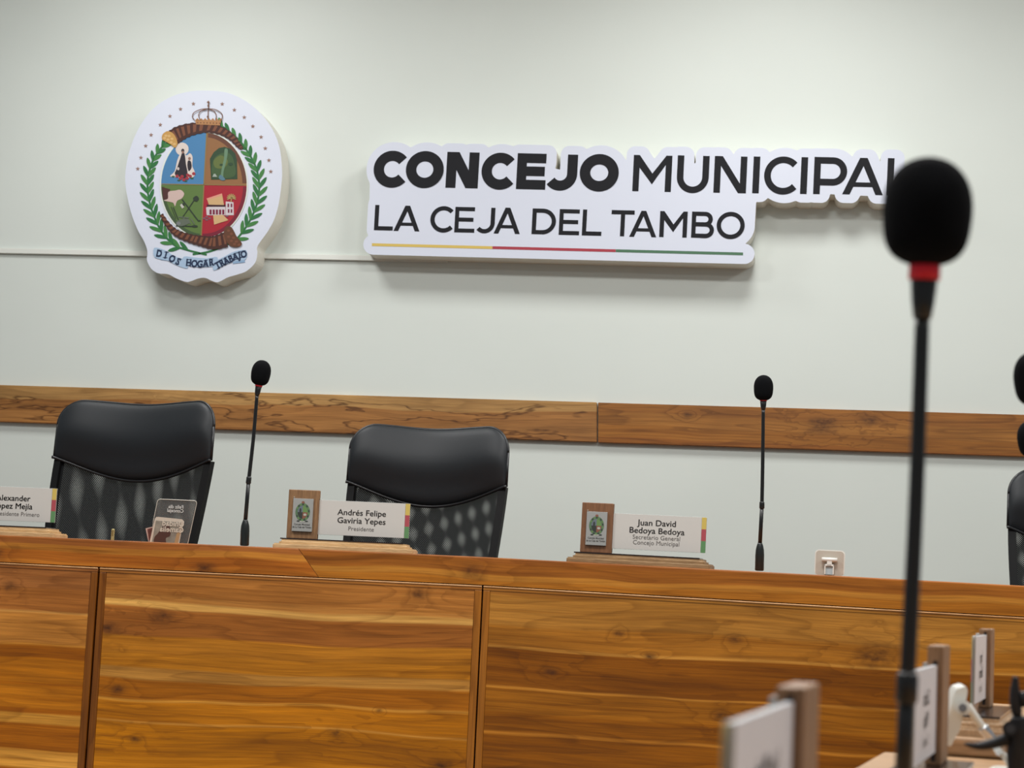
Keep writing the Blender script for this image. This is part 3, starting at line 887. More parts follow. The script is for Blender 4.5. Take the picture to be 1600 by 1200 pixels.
    # motto ribbon
    f = [(ZP(sm([(222, 935), (285, 950), (340, 985), (400, 1005), (412, 1052), (350, 1035), (290, 1005), (225, 990)], 3)), 0, 3),
         (ZP([(222, 985), (262, 1004), (292, 1008), (285, 992), (232, 975)]), 1, 2.5),
         (ZP(sm([(390, 985), (450, 990), (520, 995), (580, 988), (570, 1035), (500, 1045), (430, 1040), (388, 1020)], 3)), 0, 3.5),
         (ZP(sm([(562, 1018), (620, 985), (680, 955), (745, 950), (742, 1000), (690, 1010), (620, 1035), (560, 1064)], 3)), 0, 3),
         (ZP([(672, 1000), (735, 995), (738, 1018), (668, 1026)]), 1, 2.5)]
    decal('motto_ribbon', f, ys, root, org, [c('ribbon_blue', (168, 194, 220)), c('ribbon_shade', (140, 172, 204))])
    bm = bmesh.new()
    ink = [('D', 250, 966, 10), ('I', 288, 975, 14), ('O', 324, 996, 26), ('S', 358, 1012, 26),
           ('H', 418, 1018, 4), ('O', 450, 1024, 4), ('G', 482, 1026, 2), ('A', 514, 1022, -2), ('R', 546, 1016, -6),
           ('T', 582, 1034, -28), ('R', 606, 1020, -28), ('A', 630, 1008, -26), ('B', 656, 996, -24), ('A', 682, 984, -16), ('J', 706, 976, -10), ('O', 730, 970, -8)]
    for (ch, a, b, ang) in ink:
        t = text_mesh(ch, 0.0335, 0.0016, 0.82)
        px, py = Z(a, b)
        p = on_y(px, py, ys - 0.0025)
        M = Matrix.Translation(p - org) @ Matrix.Rotation(math.radians(ang - 2), 4, 'Y') @ Matrix.Translation((0, 0, -0.012))
        M = M @ Matrix.Diagonal((1, 1, 1, 1))
        merge(bm, t, M)
        # broad pen foot and head strokes of the black-letter motto
        for dz in (0.001, 0.021):
            tb = bmesh.new()
            vs = [tb.verts.new(v) for v in ((-0.009, -.0002, dz - 0.0012), (0.006, -.0002, dz), (0.009, -.0002, dz + 0.0032), (-0.006, -.0002, dz + 0.0016))]
            tb.faces.new(vs); merge(bm, tb, M)
    link('motto_lettering', bm, c('motto_ink', (34, 50, 80)), root)
build_crest()

# ------------------------------------------------------------------ raised platform under the council desk
m_plat = small_wood('platform_wood', (120, 84, 50), (150, 108, 66), 3.0, 6, 60)

# ------------------------------------------------------------------ council desk
# joints of the faceted front: (pixel x, pixel y of the top edge, pixel y of the panel top line, depth)
J = [(-330, 822.0, 862.0, 4.90), (156, 843.0, 886.3, 4.775), (755, 870.3, 914.6, 4.70), (1990, 936.0, 987.0, 4.30)]
def jp(i, which):
    x, a, b, d = J[i]
    return at(x, a if which == 'top' else b, d)
def seg_t(i, t, which):
    return jp(i, which).lerp(jp(i + 1, which), t)
def px_on_top(x):
    for i in range(len(J) - 1):
        if x <= J[i + 1][0] or i == len(J) - 2:
            a, b = J[i], J[i + 1]
            # perspective-correct interpolation of the position along the segment
            t = (x - a[0]) / (b[0] - a[0])
            s = t * a[3] / (b[3] + t * (a[3] - b[3]))
            return i, s
def desk_pt(x, back=0.0, up=0.0):
    """a point on the desk top above photo column x, set back from the front edge"""
    i, s = px_on_top(x)
    p = seg_t(i, s, 'top')
    d = (jp(i + 1, 'top') - jp(i, 'top')); d.z = 0; d.normalize()
    n = Vector((-d.y, d.x, 0))
    global TILT
    dd = jp(i + 1, 'top') - jp(i, 'top')
    TILT = -math.atan2(dd.z, math.hypot(dd.x, dd.y))
    return p + n * back + Vector((0, 0, up + 0.0003)), math.atan2(d.y, d.x)

desk_root = empty('council_desk', (jp(2, 'top').x, jp(2, 'top').y + 0.05, PLAT))
tag(desk_root, 'long angled teak council desk with panelled front below the wall sign', 'desk')
DO = desk_root.location.copy()
w_top = wood('teak_apron', [(0, (150, 92, 46)), (0.010, (146, 90, 42)), (0.040, (176, 120, 58)), (0.055, (168, 108, 48))], 0.075, seed=4.4,
             warp=0.028, warpx=1.1, ring=0.5, ring_n=5, knots=[(-1.56, 0.03, 0.015), (-0.66, 0.02, 0.014), (0.43, 0.035, 0.022)], rough=0.3)
w_apl = wood('teak_apron_left', [(0, (158, 98, 54)), (0.014, (182, 122, 60)), (0.030, (170, 102, 48)), (0.055, (176, 110, 52))], 0.075, seed=7.7,
             warp=0.020, warpx=1.1, ring=0.5, ring_n=5, knots=[(0.56, 0.04, 0.016), (1.1, 0.055, 0.02)], rough=0.3)
w_panels = [
 wood('teak_panel_left', [(0, (160, 104, 60)), (0.060, (168, 108, 58)), (0.118, (214, 158, 92)), (0.122, (190, 130, 68)), (0.200, (200, 138, 68)), (0.204, (158, 94, 36)),
      (0.235, (178, 112, 44)), (0.296, (166, 98, 34)), (0.300, (184, 116, 46)), (0.355, (164, 96, 36)), (0.366, (206, 148, 72)), (0.392, (164, 98, 38)), (0.455, (212, 152, 76)), (0.500, (150, 84, 30)), (0.56, (176, 110, 44)), (0.64, (158, 94, 36))],
      0.72, seed=1.2, knots=[(0.47, 0.335, 0.02), (0.60, 0.06, 0.014), (0.52, 0.19, 0.008)], warp=0.010, rough=0.3),
 wood('teak_panel_middle', [(0, (166, 110, 58)), (0.062, (172, 118, 64)), (0.078, (206, 158, 92)), (0.094, (148, 92, 46)), (0.158, (178, 118, 50)),
      (0.200, (184, 122, 50)), (0.236, (186, 134, 70)), (0.264, (160, 98, 38)), (0.310, (196, 138, 66)), (0.316, (176, 112, 42)), (0.366, (198, 140, 70)), (0.370, (170, 108, 38)),
      (0.452, (188, 122, 46)), (0.50, (164, 100, 36)), (0.58, (182, 118, 46)), (0.66, (156, 92, 34))],
      0.72, seed=3.6, knots=[(0.17, 0.115, 0.020), (0.035, 0.150, 0.018), (0.80, 0.030, 0.016), (0.07, 0.295, 0.014), (0.62, 0.375, 0.016), (0.12, 0.415, 0.012), (0.72, 0.315, 0.006), (0.88, 0.44, 0.02)], warp=0.026, warpx=0.9, rough=0.3),
 wood('teak_panel_right', [(0, (146, 96, 46)), (0.018, (164, 114, 56)), (0.090, (158, 104, 46)), (0.138, (190, 136, 70)), (0.144, (128, 76, 28)), (0.235, (184, 126, 60)), (0.240, (146, 92, 36)),
      (0.300, (130, 78, 28)), (0.345, (178, 118, 54)), (0.352, (134, 80, 28)), (0.43, (120, 70, 24)), (0.47, (160, 104, 46)), (0.478, (132, 78, 28)), (0.56, (150, 92, 36)), (0.62, (124, 72, 26))],
      0.72, seed=6.3, knots=[(0.34, 0.10, 0.010), (0.62, 0.10, 0.012), (0.95, 0.12, 0.030), (0.18, 0.20, 0.014), (0.60, 0.28, 0.016), (0.42, 0.15, 0.010)], warp=0.030, warpx=0.8, rough=0.3)]
w_stile = [wood('teak_stile_a', [(0, (150, 96, 44)), (0.3, (136, 82, 34)), (0.5, (160, 100, 44))], 0.8, seed=2.0, vertical=True, rough=0.32),
           wood('teak_stile_b', [(0, (128, 78, 34)), (0.3, (120, 70, 28))], 0.8, seed=8.0, vertical=True, rough=0.32)]
m_edge_hl = small_wood('painted_edge_highlight', (206, 150, 98), (236, 184, 132), 2.0, 5, 60, rough=0.3)  # paler than the teak: the lit top edge of the panels, painted in
m_gap = mat('dark_gap', (34, 14, 8), 0.8)

def frame_obj(o, p, ang, parent):
    """place a mesh modelled in local axes (x along, z up) under the desk root"""
    o.parent = parent
    o.location = p - DO
    o.rotation_euler = (0, 0, ang)
    return o
def prism(bm, pts_xz, y0, y1):
    a = [bm.verts.new((x, y0, z)) for x, z in pts_xz]; b = [bm.verts.new((x, y1, z)) for x, z in pts_xz]
    bm.faces.new(a); bm.faces.new(b[::-1])
    n = len(a)
    for i in range(n): bm.faces.new((a[i], b[i], b[(i + 1) % n], a[(i + 1) % n]))
    return bm

def build_platform():
    fr = []
    for i in range(4):
        k = min(i, 2)
        d = (jp(k + 1, 'top') - jp(k, 'top')); d.z = 0; d.normalize(); n = Vector((-d.y, d.x, 0))
        p = jp(i, 'top') - n * 0.05
        if i == 0: p = p - d * 1.2
        if i == 3: p = p + d * 1.6
        fr.append(p)
    pts = [(p.x, p.y) for p in fr] + [(fr[-1].x, YW - 0.002), (fr[0].x, YW - 0.002)]
    bm = bmesh.new()
    a = [bm.verts.new((x, y, 0.001)) for x, y in pts]; b = [bm.verts.new((x, y, PLAT)) for x, y in pts]
    tess_faces(bm, a, pts); tess_faces(bm, b, pts)
    for i in range(len(pts)): bm.faces.new((a[i], a[(i + 1) % len(pts)], b[(i + 1) % len(pts)], b[i]))
    tag(link('platform', bm, m_plat), 'low wooden platform under the long teak desk and the office chairs', 'platform')
build_platform()
def build_desk():
    # desktop slab: polygon behind the front edge
    bm = bmesh.new()
    front = []; backp = []
    for i in range(4):
        p = jp(i, 'top')
        k = min(i, 2)
        d = (jp(k + 1, 'top') - jp(k, 'top')); d.z = 0; d.normalize(); n = Vector((-d.y, d.x, 0))
        front.append(p + n * 0.018); backp.append(p + n * 0.45)
    tv = [bm.verts.new(p - DO) for p in front + backp[::-1]]
    bv = [bm.verts.new(p - DO - Vector((0, 0, 0.028))) for p in front + backp[::-1]]
    bm.faces.new(tv); bm.faces.new(bv[::-1])
    n = len(tv)
    for i in range(n): bm.faces.new((tv[i], tv[(i + 1) % n], bv[(i + 1) % n], bv[i]))
    link('desktop', bm, w_top, desk_root)
    # dark core behind the panels (the gaps look into it) and panels
    for i in range(3):
        a, b = jp(i, 'line'), jp(i + 1, 'line')
        d = b - a; d.z = 0; L = d.length; ang = math.atan2(d.y, d.x)
        drop = (b.z - a.z)
        zb = PLAT - a.z - 0.0
        g = 0.0022
        def skew(bm):
            for v in bm.verts:
                if v.co.z > -0.2: v.co.z += drop * v.co.x / L
            return bm
        # backing carcass
        bm = bmesh.new(); box(bm, -0.02 if i else 0, L + 0.02 if i < 2 else L, 0.022, 0.045, zb, 0.006); skew(bm)
        o = link('carcass', bm, m_gap); frame_obj(o, a, ang, desk_root)
        sw = 0.018
        bm = bmesh.new(); box(bm, g + sw, L - g - sw, -0.0054, 0.020, zb, -0.012, 0.0)
        skew(bm)
        o = link('front_panel', bm, w_panels[i]); frame_obj(o, a, ang, desk_root); pnl = o
        bm = bmesh.new()
        box(bm, g, L - g, -0.0070, 0.020, -0.0118, -0.0040, 0.0010, 2); skew(bm)
        o = link('top_lipping', bm, w_panels[i]); frame_obj(o, a, ang, desk_root)
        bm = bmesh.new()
        box(bm, g, L - g, -0.0092, 0.012, -0.0042, -0.0010, 0.0015, 3); skew(bm)  # thin strip added to carry the painted highlight along the panel top
        o = link('edge_highlight_strip', bm, m_edge_hl); frame_obj(o, a, ang, desk_root)
        for s, (x0, x1) in enumerate(((g, g + sw - .0006), (L - g - sw + .0006, L - g))):
            bm = bmesh.new(); box(bm, x0, x1, -0.0070, 0.020, zb, -0.0122, 0.0015, 2); skew(bm)
            o = link('stile', bm, w_stile[(i + s) % 2]); frame_obj(o, a, ang, desk_root)
    # apron strip above the panels, with the slanted joint left of the middle
    def apron(name, xa, xb, m, cut_a=0.0, cut_b=0.0):
        bm = bmesh.new()
        o0, ang0 = desk_pt(xa)
        xs = [xa] + [j[0] for j in J if xa < j[0] < xb] + [xb]
        prof = [(0.018, 0.0), (0.003, 0.0), (0.0008, -0.0009), (0.0, -0.003), (0.0, -0.5), (0.0, -1.0), (0.018, -1.0)]  # (back, down; below -0.4 = share of height)
        rings = []
        for k, x in enumerate(xs):
            i, s = px_on_top(x)
            t = seg_t(i, s, 'top'); l = seg_t(i, s, 'line')
            i2 = min(i, 2)
            d = (jp(i2 + 1, 'top') - jp(i2, 'top')); d.z = 0; d.normalize(); n = Vector((-d.y, d.x, 0))
            H = t.z - l.z - 0.0012
            sh = cut_a if k == 0 else (cut_b if k == len(xs) - 1 else 0.0)
            ring = []
            for (bk, dn) in prof:
                dz = dn if dn > -0.4 else (dn * H if dn == -1.0 else -H * 0.5)
                ring.append(t + n * bk + Vector((0, 0, dz)) + d * (sh * (-dz / H)))
            rings.append(ring)
        M = (Matrix.Translation(rings[0][3]) @ Matrix.Rotation(ang0, 4, 'Z')).inverted()
        R = [[bm.verts.new(M @ p) for p in r] for r in rings]
        for r1, r2 in zip(R, R[1:]):
            for q in range(len(prof)):
                w = (q + 1) % len(prof)
                bm.faces.new((r1[q], r1[w], r2[w], r2[q]))
        bm.faces.new(R[0]); bm.faces.new(R[-1][::-1])
        o = link(name, bm, m)
        frame_obj(o, rings[0][3], ang0, desk_root)
    apron('apron_board', -330, 466, w_apl, 0, 0.054)
    apron('apron_board', 466.8, 1990, w_top, 0.054, 0)
build_desk()

# ------------------------------------------------------------------ office chairs behind the desk
m_leather = mat('black_leather', (24, 29, 33), 0.52, spec=0.42, bump=(60, 0.08, 0.001))
m_pipe = mat('black_piping', (24, 26, 29), 0.38)
m_plastic = mat('black_chair_plastic', (11, 12, 13), 0.6, spec=0.25)
m_nets = [mesh_fabric('chair_netting_a', 95.0, 30.0, 26.0, 1.0), mesh_fabric('chair_netting_b', 128.0, 96.0, 36.0, 4.0),
          mesh_fabric('chair_netting_c', 128.0, 96.0, 36.0, 8.0)]
def build_chair(label, loc, rz, nub_z, net, recline=0.14, width=0.462, kick=0.20):
    """local: x across, -y front, z up; nub_z = height of the side seams above the base"""
    root = empty('office_chair', loc, rz)
    tag(root, label, 'chair', 'black office chairs behind the council desk')
    hw = width / 2
    TOP = 0.172; r = 0.075; SAG = 0.062
    def bend(x, y, z):
        # back is curved across and reclines backwards with height
        yy = y - 0.055 * (x / hw) ** 2
        zz = z - nub_z
        yy += zz * math.tan(recline) if zz > 0 else zz * math.tan(kick)
        return Vector((x, yy, z))
    def ztop(x):
        ax = abs(x); e = ax - (hw - r)
        t = nub_z + TOP - (0.010 * math.exp(-(x / 0.13) ** 2))
        if e > 0: t -= r * (1 - math.sqrt(max(0, 1 - (e / r) ** 2)))
        return t
    def zbot(x):
        return nub_z - SAG * (max(0.0, math.cos(max(-1, min(1, x / hw)) * math.pi / 2)) ** 1.1)
    NS, NT = 36, 18
    bm = bmesh.new()
    F_ = []; B_ = []
    for i in range(NS + 1):
        s = math.sin((i / NS - .5) * math.pi)
        x = s * hw * 0.999
        colf = []; colb = []
        for k in range(NT + 1):
            t = k / NT; t = 0.5 - 0.5 * math.cos(t * math.pi)
            z = lerp(zbot(x), ztop(x), t)
            e = (1 - abs(s) ** 5) ** .5 * (1 - abs(2 * t - 1) ** 5) ** .5
            # the pad rolls forward towards the top, with a shallow dish across it
            f = bm.verts.new(bend(x, -0.030 * e - 0.012 * e * math.sin(t * math.pi) + 0.004 * math.sin(t * 9) * e, z))
            colf.append(f)
            if e < 1e-4: colb.append(f)
            else: colb.append(bm.verts.new(bend(x, 0.016 * e, z)))
        F_.append(colf); B_.append(colb)
    for i in range(NS):
        for k in range(NT):
            for G in (F_, B_):
                q = [G[i][k], G[i + 1][k], G[i + 1][k + 1], G[i][k + 1]]
                q = [v for j, v in enumerate(q) if v not in q[:j]]
                if len(q) >= 3:
                    try: bm.faces.new(q)
                    except ValueError: pass
    link('headrest_pad', bm, m_leather, root, smooth=True)
    # piping all round the pad
    xs = [math.sin((i / 60 - .5) * math.pi) * hw for i in range(61)]
    loop = [bend(x, 0, ztop(x)) for x in xs]
    bm = bmesh.new(); tube(bm, loop, 0.0042, 8)
    tube(bm, [bend(-hw, 0, ztop(-hw)), bend(-hw - .001, 0, nub_z)], 0.0042, 8); tube(bm, [bend(hw, 0, ztop(hw)), bend(hw + .001, 0, nub_z)], 0.0042, 8)
    link('edge_piping', bm, m_pipe, root, smooth=True)
    bm = bmesh.new(); tube(bm, [bend(x, -0.008, zbot(x)) for x in [-hw - .003] + xs[2:-2] + [hw + .003]], 0.0045, 8)
    link('seam_piping', bm, m_pipe, root, smooth=True)
    # netting and its frame
    zl = nub_z - 0.40
    bm = bmesh.new()
    def side(z): return hw - 0.004 - 0.03 * max(0, (nub_z - z) / 0.4) ** 1.6
    rows = []
    for k in range(15):
        row = []
        for i in range(19):
            s = i / 9 - 1
            x0 = s * (hw - .006)
            z = lerp(zbot(x0) + 0.004, zl, k / 14)
            row.append(bm.verts.new(bend(s * side(z), 0.004, z)))
        rows.append(row)
    for a, b in zip(rows, rows[1:]):
        for i in range(18): bm.faces.new((a[i], a[i + 1], b[i + 1], b[i]))
    link('net_back', bm, m_nets[net], root, smooth=True)
    bm = bmesh.new()
    for sg in (-1, 1):
        pts = [bend(sg * (side(z) - 0.007), 0.006, z) for z in [lerp(nub_z - 0.002, zl, k / 10) for k in range(11)]]
        rows = []
        for p in pts:
            rows.append([bm.verts.new(p + Vector(o)) for o in ((-.011, -.010, 0), (.011, -.010, 0), (.011, .012, 0), (-.011, .012, 0))])
        for a, b in zip(rows, rows[1:]):
            for q in range(4): bm.faces.new((a[q], a[(q + 1) % 4], b[(q + 1) % 4], b[q]))
        bm.faces.new(rows[0]); bm.faces.new(rows[-1][::-1])
    tube(bm, [bend(x, 0.004, zl + .005) for x in [lerp(-side(zl), side(zl), i / 12) for i in range(13)]], 0.014, 10)
    link('back_frame', bm, m_plastic, root, smooth=False)
    # seat and base (behind the desk)
    seat_z = nub_z - 0.44
    yc = bend(0, 0, zl).y - 0.24
    bm = bmesh.new(); box(bm, -0.235, 0.235, yc - 0.24, yc + 0.23, seat_z - 0.07, seat_z, 0.028, 4)
    link('seat', bm, m_leather, root, smooth=True)
    bm = bmesh.new(); tube(bm, [(0, yc, 0.07), (0, yc, 0.16), (0, yc, 0.16), (0, yc, seat_z - 0.07)], [0.028, 0.028, 0.018, 0.018], 14)
    tube(bm, [(0, yc, seat_z - 0.085), (0, yc + 0.24, seat_z - 0.085), bend(0, 0.02, zl + 0.02)], 0.016, 8)
    link('gas_column', bm, m_plastic, root)
    for k in range(5):
        a = k * 2 * math.pi / 5 + .3
        bm = bmesh.new(); tube(bm, [(0, yc, 0.09), (0.26 * math.cos(a), yc + 0.26 * math.sin(a), 0.062)], [0.02, 0.012], 8)
        lg = link('leg', bm, m_plastic, root)
        bm = bmesh.new()
        c_ = Vector((0.26 * math.cos(a), yc + 0.26 * math.sin(a), 0.027))
        tx = Vector((-math.sin(a), math.cos(a), 0))
        tube(bm, [c_ - tx * 0.018, c_ + tx * 0.018], 0.027, 14)
        link('caster', bm, m_plastic, lg)
    return root
def chair_at(label, pl, pr, depth, yaw, net, recline, dz=0.0):
    """pl, pr: photo pixels of the left and right seam ends"""
    a = at(pl[0], pl[1], depth); b = at(pr[0], pr[1], depth)
    mid = (a + b) / 2
    w = (b - a).length
    return build_chair(label, (mid.x, mid.y + 0.05, PLAT), YAW * 0 + yaw, mid.z - PLAT, net, recline, w / max(.8, math.cos(yaw - YAW)))
chair_at('black leather and net office chair at the left, behind the little clear card', (80, 711), (345, 724), 5.55, -0.24, 0, 0.05)
chair_at('black leather and net office chair in the middle, behind the nameplate reading Presidente', (545, 750), (795, 764), 5.50, -0.14, 1, 0.05)
chair_at('black leather and net office chair cut off by the right edge of the picture', (1584, 822), (1832, 836), 5.45, -0.06, 2, 0.05)

# ------------------------------------------------------------------ nameplates
m_oak = [small_wood('oak_post_light', (122, 88, 58), (158, 120, 82), 1.0, 10, 160, axis='Z'),
         small_wood('oak_post_dark', (112, 74, 46), (142, 98, 66), 5.0, 10, 160, axis='Z'),
         small_wood('oak_post_side', (132, 98, 68), (166, 126, 90), 8.0, 10, 120, axis='Z')]
m_base = [small_wood('oak_base_light', (186, 150, 104), (220, 186, 138), 1.0, 10, 90),
          small_wood('oak_base_dark', (134, 104, 70), (168, 136, 96), 5.0, 10, 90),
          small_wood('oak_base_pale', (176, 144, 110), (200, 166, 128), 8.0, 10, 90)]
m_blackpl = mat('dark_acrylic_plate', (36, 24, 22), 0.18, spec=0.6)
m_sticker = mat('cream_name_card', (204, 199, 192), 0.45)
m_sticker_w = mat('white_name_card', (232, 232, 238), 0.4)
m_rear = mat('grey_band_back', (128, 124, 112), 0.4)
m_clear = acrylic('clear_acrylic')
m_slot = mat('dark_slot', (38, 26, 20), 0.8)
m_pinm = mat('pale_screw', (210, 196, 176), 0.35, 0.6)
m_brush = mat('brushed_metal_plaque', (168, 168, 164), 0.38, 0.25)
m_nameink = mat('name_ink', (52, 48, 46), 0.55)
m_roleink = mat('role_ink', (104, 98, 94), 0.55)
m_pl_y = mat('plate_yellow', (206, 180, 92), 0.4); m_pl_r = mat('plate_red', (172, 76, 84), 0.4); m_pl_g = mat('plate_green', (96, 140, 92), 0.4)
PK = {k: mat('mini_' + k, v, 0.5) for k, v in dict(green=(86, 112, 84), blue=(104, 112, 122), lime=(104, 136, 78), rust=(132, 84, 66), dark=(50, 56, 50), pale=(176, 176, 166)).items()}
def build_nameplate(label, loc, rz, lines, roles, skin=0, card=None, s=1.0, post_h=0.122, title_x=0.0):
    root = empty('nameplate', loc, rz)
    tag(root, label, 'nameplate', 'wooden nameplate stands')
    cardm = card or m_sticker
    L, D = 0.350, 0.098
    def step(name, l, d, z0, z1, bev):
        bm = bmesh.new(); box(bm, -l / 2, l / 2, -d / 2, d / 2, z0, z1)
        tops = [e for e in bm.edges if all(v.co.z > z1 - 1e-6 for v in e.verts)]
        vert = [e for e in bm.edges if abs(e.verts[0].co.z - e.verts[1].co.z) > 1e-5]
        bmesh.ops.bevel(bm, geom=tops + vert, offset=bev, segments=3, affect='EDGES')
        return link(name, bm, m_base[skin], root)
    step('base_step', L, D, 0, 0.0115, 0.003)
    step('base_step', L - 0.026, D - 0.02, 0.0115, 0.0222, 0.006)
    zt = 0.0222
    mk_box('base_plate', -0.160, 0.148, -0.034, 0.034, zt, zt + 0.003, m_blackpl, root, 0.0004, 1)
    zt += 0.003
    pw = 0.078; px0 = -0.150
    bm = bmesh.new(); box(bm, px0, px0 + pw, -0.008, 0.008, zt, zt + post_h, 0.0016, 2)
    post = link('post', bm, m_oak[skin], root)
    # slot on the narrow side that faces the plate
    bm = bmesh.new()
    box(bm, px0 + pw - 0.001, px0 + pw + 0.0003, -0.0022, 0.0022, zt + 0.004, zt + 0.012)
    box(bm, px0 + pw - 0.001, px0 + pw + 0.0003, -0.0022, 0.0022, zt + 0.0145, zt + 0.103)
    link('slot', bm, m_slot, post)
    # plaque
    pcx = px0 + pw * 0.50; pz0 = zt + 0.018; pz1 = zt + 0.100
    pq = mk_box('crest_plaque', pcx - 0.0255, pcx + 0.0255, -0.0135, -0.0090, pz0, pz1, m_brush, root, 0.0006, 1)
    def disc(cx, cz, rx, rz_, y, mi, n=24, bm=None, a0=0, a1=360):
        pts = ell(cx, cz, rx, rz_, n, a0, a1)
        if a1 - a0 < 360: pts = [(cx, cz)] + pts
        f = bm.faces.new([bm.verts.new((p[0], y, p[1])) for p in pts]); f.material_index = mi
    bm = bmesh.new(); cz = pz0 + 0.048; y = -0.0138
    disc(pcx, cz, 0.0185, 0.0228, y, 0, bm=bm)
    disc(pcx, cz, 0.0125, 0.0165, y - .0002, 1, 8, bm, 90, 180); disc(pcx, cz, 0.0125, 0.0165, y - .0002, 2, 8, bm, 0, 90)
    disc(pcx, cz, 0.0125, 0.0165, y - .0002, 4, 8, bm, 180, 270); disc(pcx, cz, 0.0125, 0.0165, y - .0002, 3, 8, bm, 270, 360)
    disc(pcx - .006, cz + .004, 0.0026, 0.006, y - .0004, 4, 10, bm); disc(pcx + .006, cz - .006, 0.004, 0.003, y - .0004, 5, 10, bm)
    disc(pcx, cz + 0.0245, 0.004, 0.003, y - .0002, 3, 10, bm)
    for k in range(16):
        a = math.radians(-60 + k * 300 / 15 - 60)
        disc(pcx + 0.0158 * math.sin(a + math.pi / 3), cz + 0.0198 * math.cos(a + math.pi / 3), 0.0019, 0.0026, y - .0003, 4 if k % 2 else 2, 6, bm)
    for dx in (-.010, -.003, .004, .011): disc(pcx + dx, cz - 0.0235 + abs(dx) * .12, 0.004, 0.0016, y - .0004, 4 if abs(dx) > .004 else 5, 8, bm)
    link('small_crest', bm, [PK['green'], PK['blue'], PK['lime'], PK['rust'], PK['dark'], PK['pale']], pq)
    bm = bmesh.new()
    for (t, z, sz) in (('Concejo Municipal', pz0 + 0.0155, 0.0062), ('de La Ceja del Tambo', pz0 + 0.0088, 0.0062)):
        merge(bm, text_mesh(t, sz, 0.0001, 0.86), Matrix.Translation((pcx, y, z)))
    link('plaque_lettering', bm, m_nameink, pq)
    bm = bmesh.new(); tube(bm, [(pcx - 0.024, -0.0080, pz1 + 0.003), (pcx - 0.024, -0.011, pz1 + 0.003)], 0.0016, 8)
    link('screw', bm, m_pinm, pq)
    # acrylic name plate
    x0 = px0 + pw; x1 = x0 + 0.229; z0 = zt + 0.0125; z1 = z0 + 0.087
    plate = mk_box('name_plate', x0 - 0.002, x1, -0.0018, 0.0018, z0, z1, m_clear, root, 0.0005, 1)
    bm = bmesh.new(); box(bm, x0, x1 - 0.0125, -0.0021, 0.0021, z0 + 0.0008, z1 - 0.0008)
    link('name_card', bm, cardm, plate)
    h3 = (z1 - z0 - .0016) / 3
    for k, mm in enumerate((m_pl_g, m_pl_r, m_pl_y)):
        bm = bmesh.new(); box(bm, x1 - 0.0118, x1 - 0.0006, -0.0021, -0.0012, z0 + .0008 + h3 * k, z0 + .0008 + h3 * (k + 1))
        link(('green_band', 'red_band', 'yellow_band')[k], bm, mm, plate)
    mk_box('rear_band', x1 - 0.0118, x1 - 0.0006, 0.0019, 0.0022, z0 + .0008, z1 - .0008, m_rear, plate)
    cx = (x0 + x1 - 0.0125) / 2 + title_x
    bmN = bmesh.new(); bmR = bmesh.new()
    if len(roles) == 1: zs = [z1 - 0.0355, z1 - 0.0555]; zr = [z1 - 0.0735]
    else: zs = [z1 - 0.027, z1 - 0.046]; zr = [z1 - 0.0605, z1 - 0.0735]
    for yy in (-0.0026, 0.0026):
        for t, z in zip(lines, zs):
            for dx, dz in ((-.0003, 0), (.0003, .00025), (0, -.00015)):
                merge(bmN, text_mesh(t, 0.0205, 0.0, 1.07, space=1.0), Matrix.Translation((cx + dx, yy, z + dz)))
        for t, z in zip(roles, zr):
            merge(bmR, text_mesh(t, 0.0150, 0.0, 1.02), Matrix.Translation((cx, yy, z)))
    link('name_lettering', bmN, m_nameink, plate); link('role_lettering', bmR, m_roleink, plate)
    if s != 1.0: root.scale = (s, s, s)
    return root
def plate_on_desk(label, px_mid, lines, roles, skin, **k):
    p, ang = desk_pt(px_mid, 0.058)
    r = build_nameplate(label, (p.x, p.y, p.z), ang, lines, roles, skin, **k)
    r.rotation_euler.y = TILT
    return r
plate_on_desk('pale wood nameplate stand at the left edge, its card reading Primero', -22.5, ('Alexander', 'López Mejía'), ('Vicepresidente Primero',), 0, title_x=0.006)
plate_on_desk('wooden nameplate stand with a card reading Presidente, in front of the middle chair', 534, ('Andrés Felipe', 'Gaviria Yepes'), ('Presidente',), 0, title_x=0.0)
plate_on_desk('darker wooden nameplate stand with a card reading Secretario General', 995, ('Juan David', 'Bedoya Bedoya'), ('Secretario General', 'Concejo Municipal'), 1)

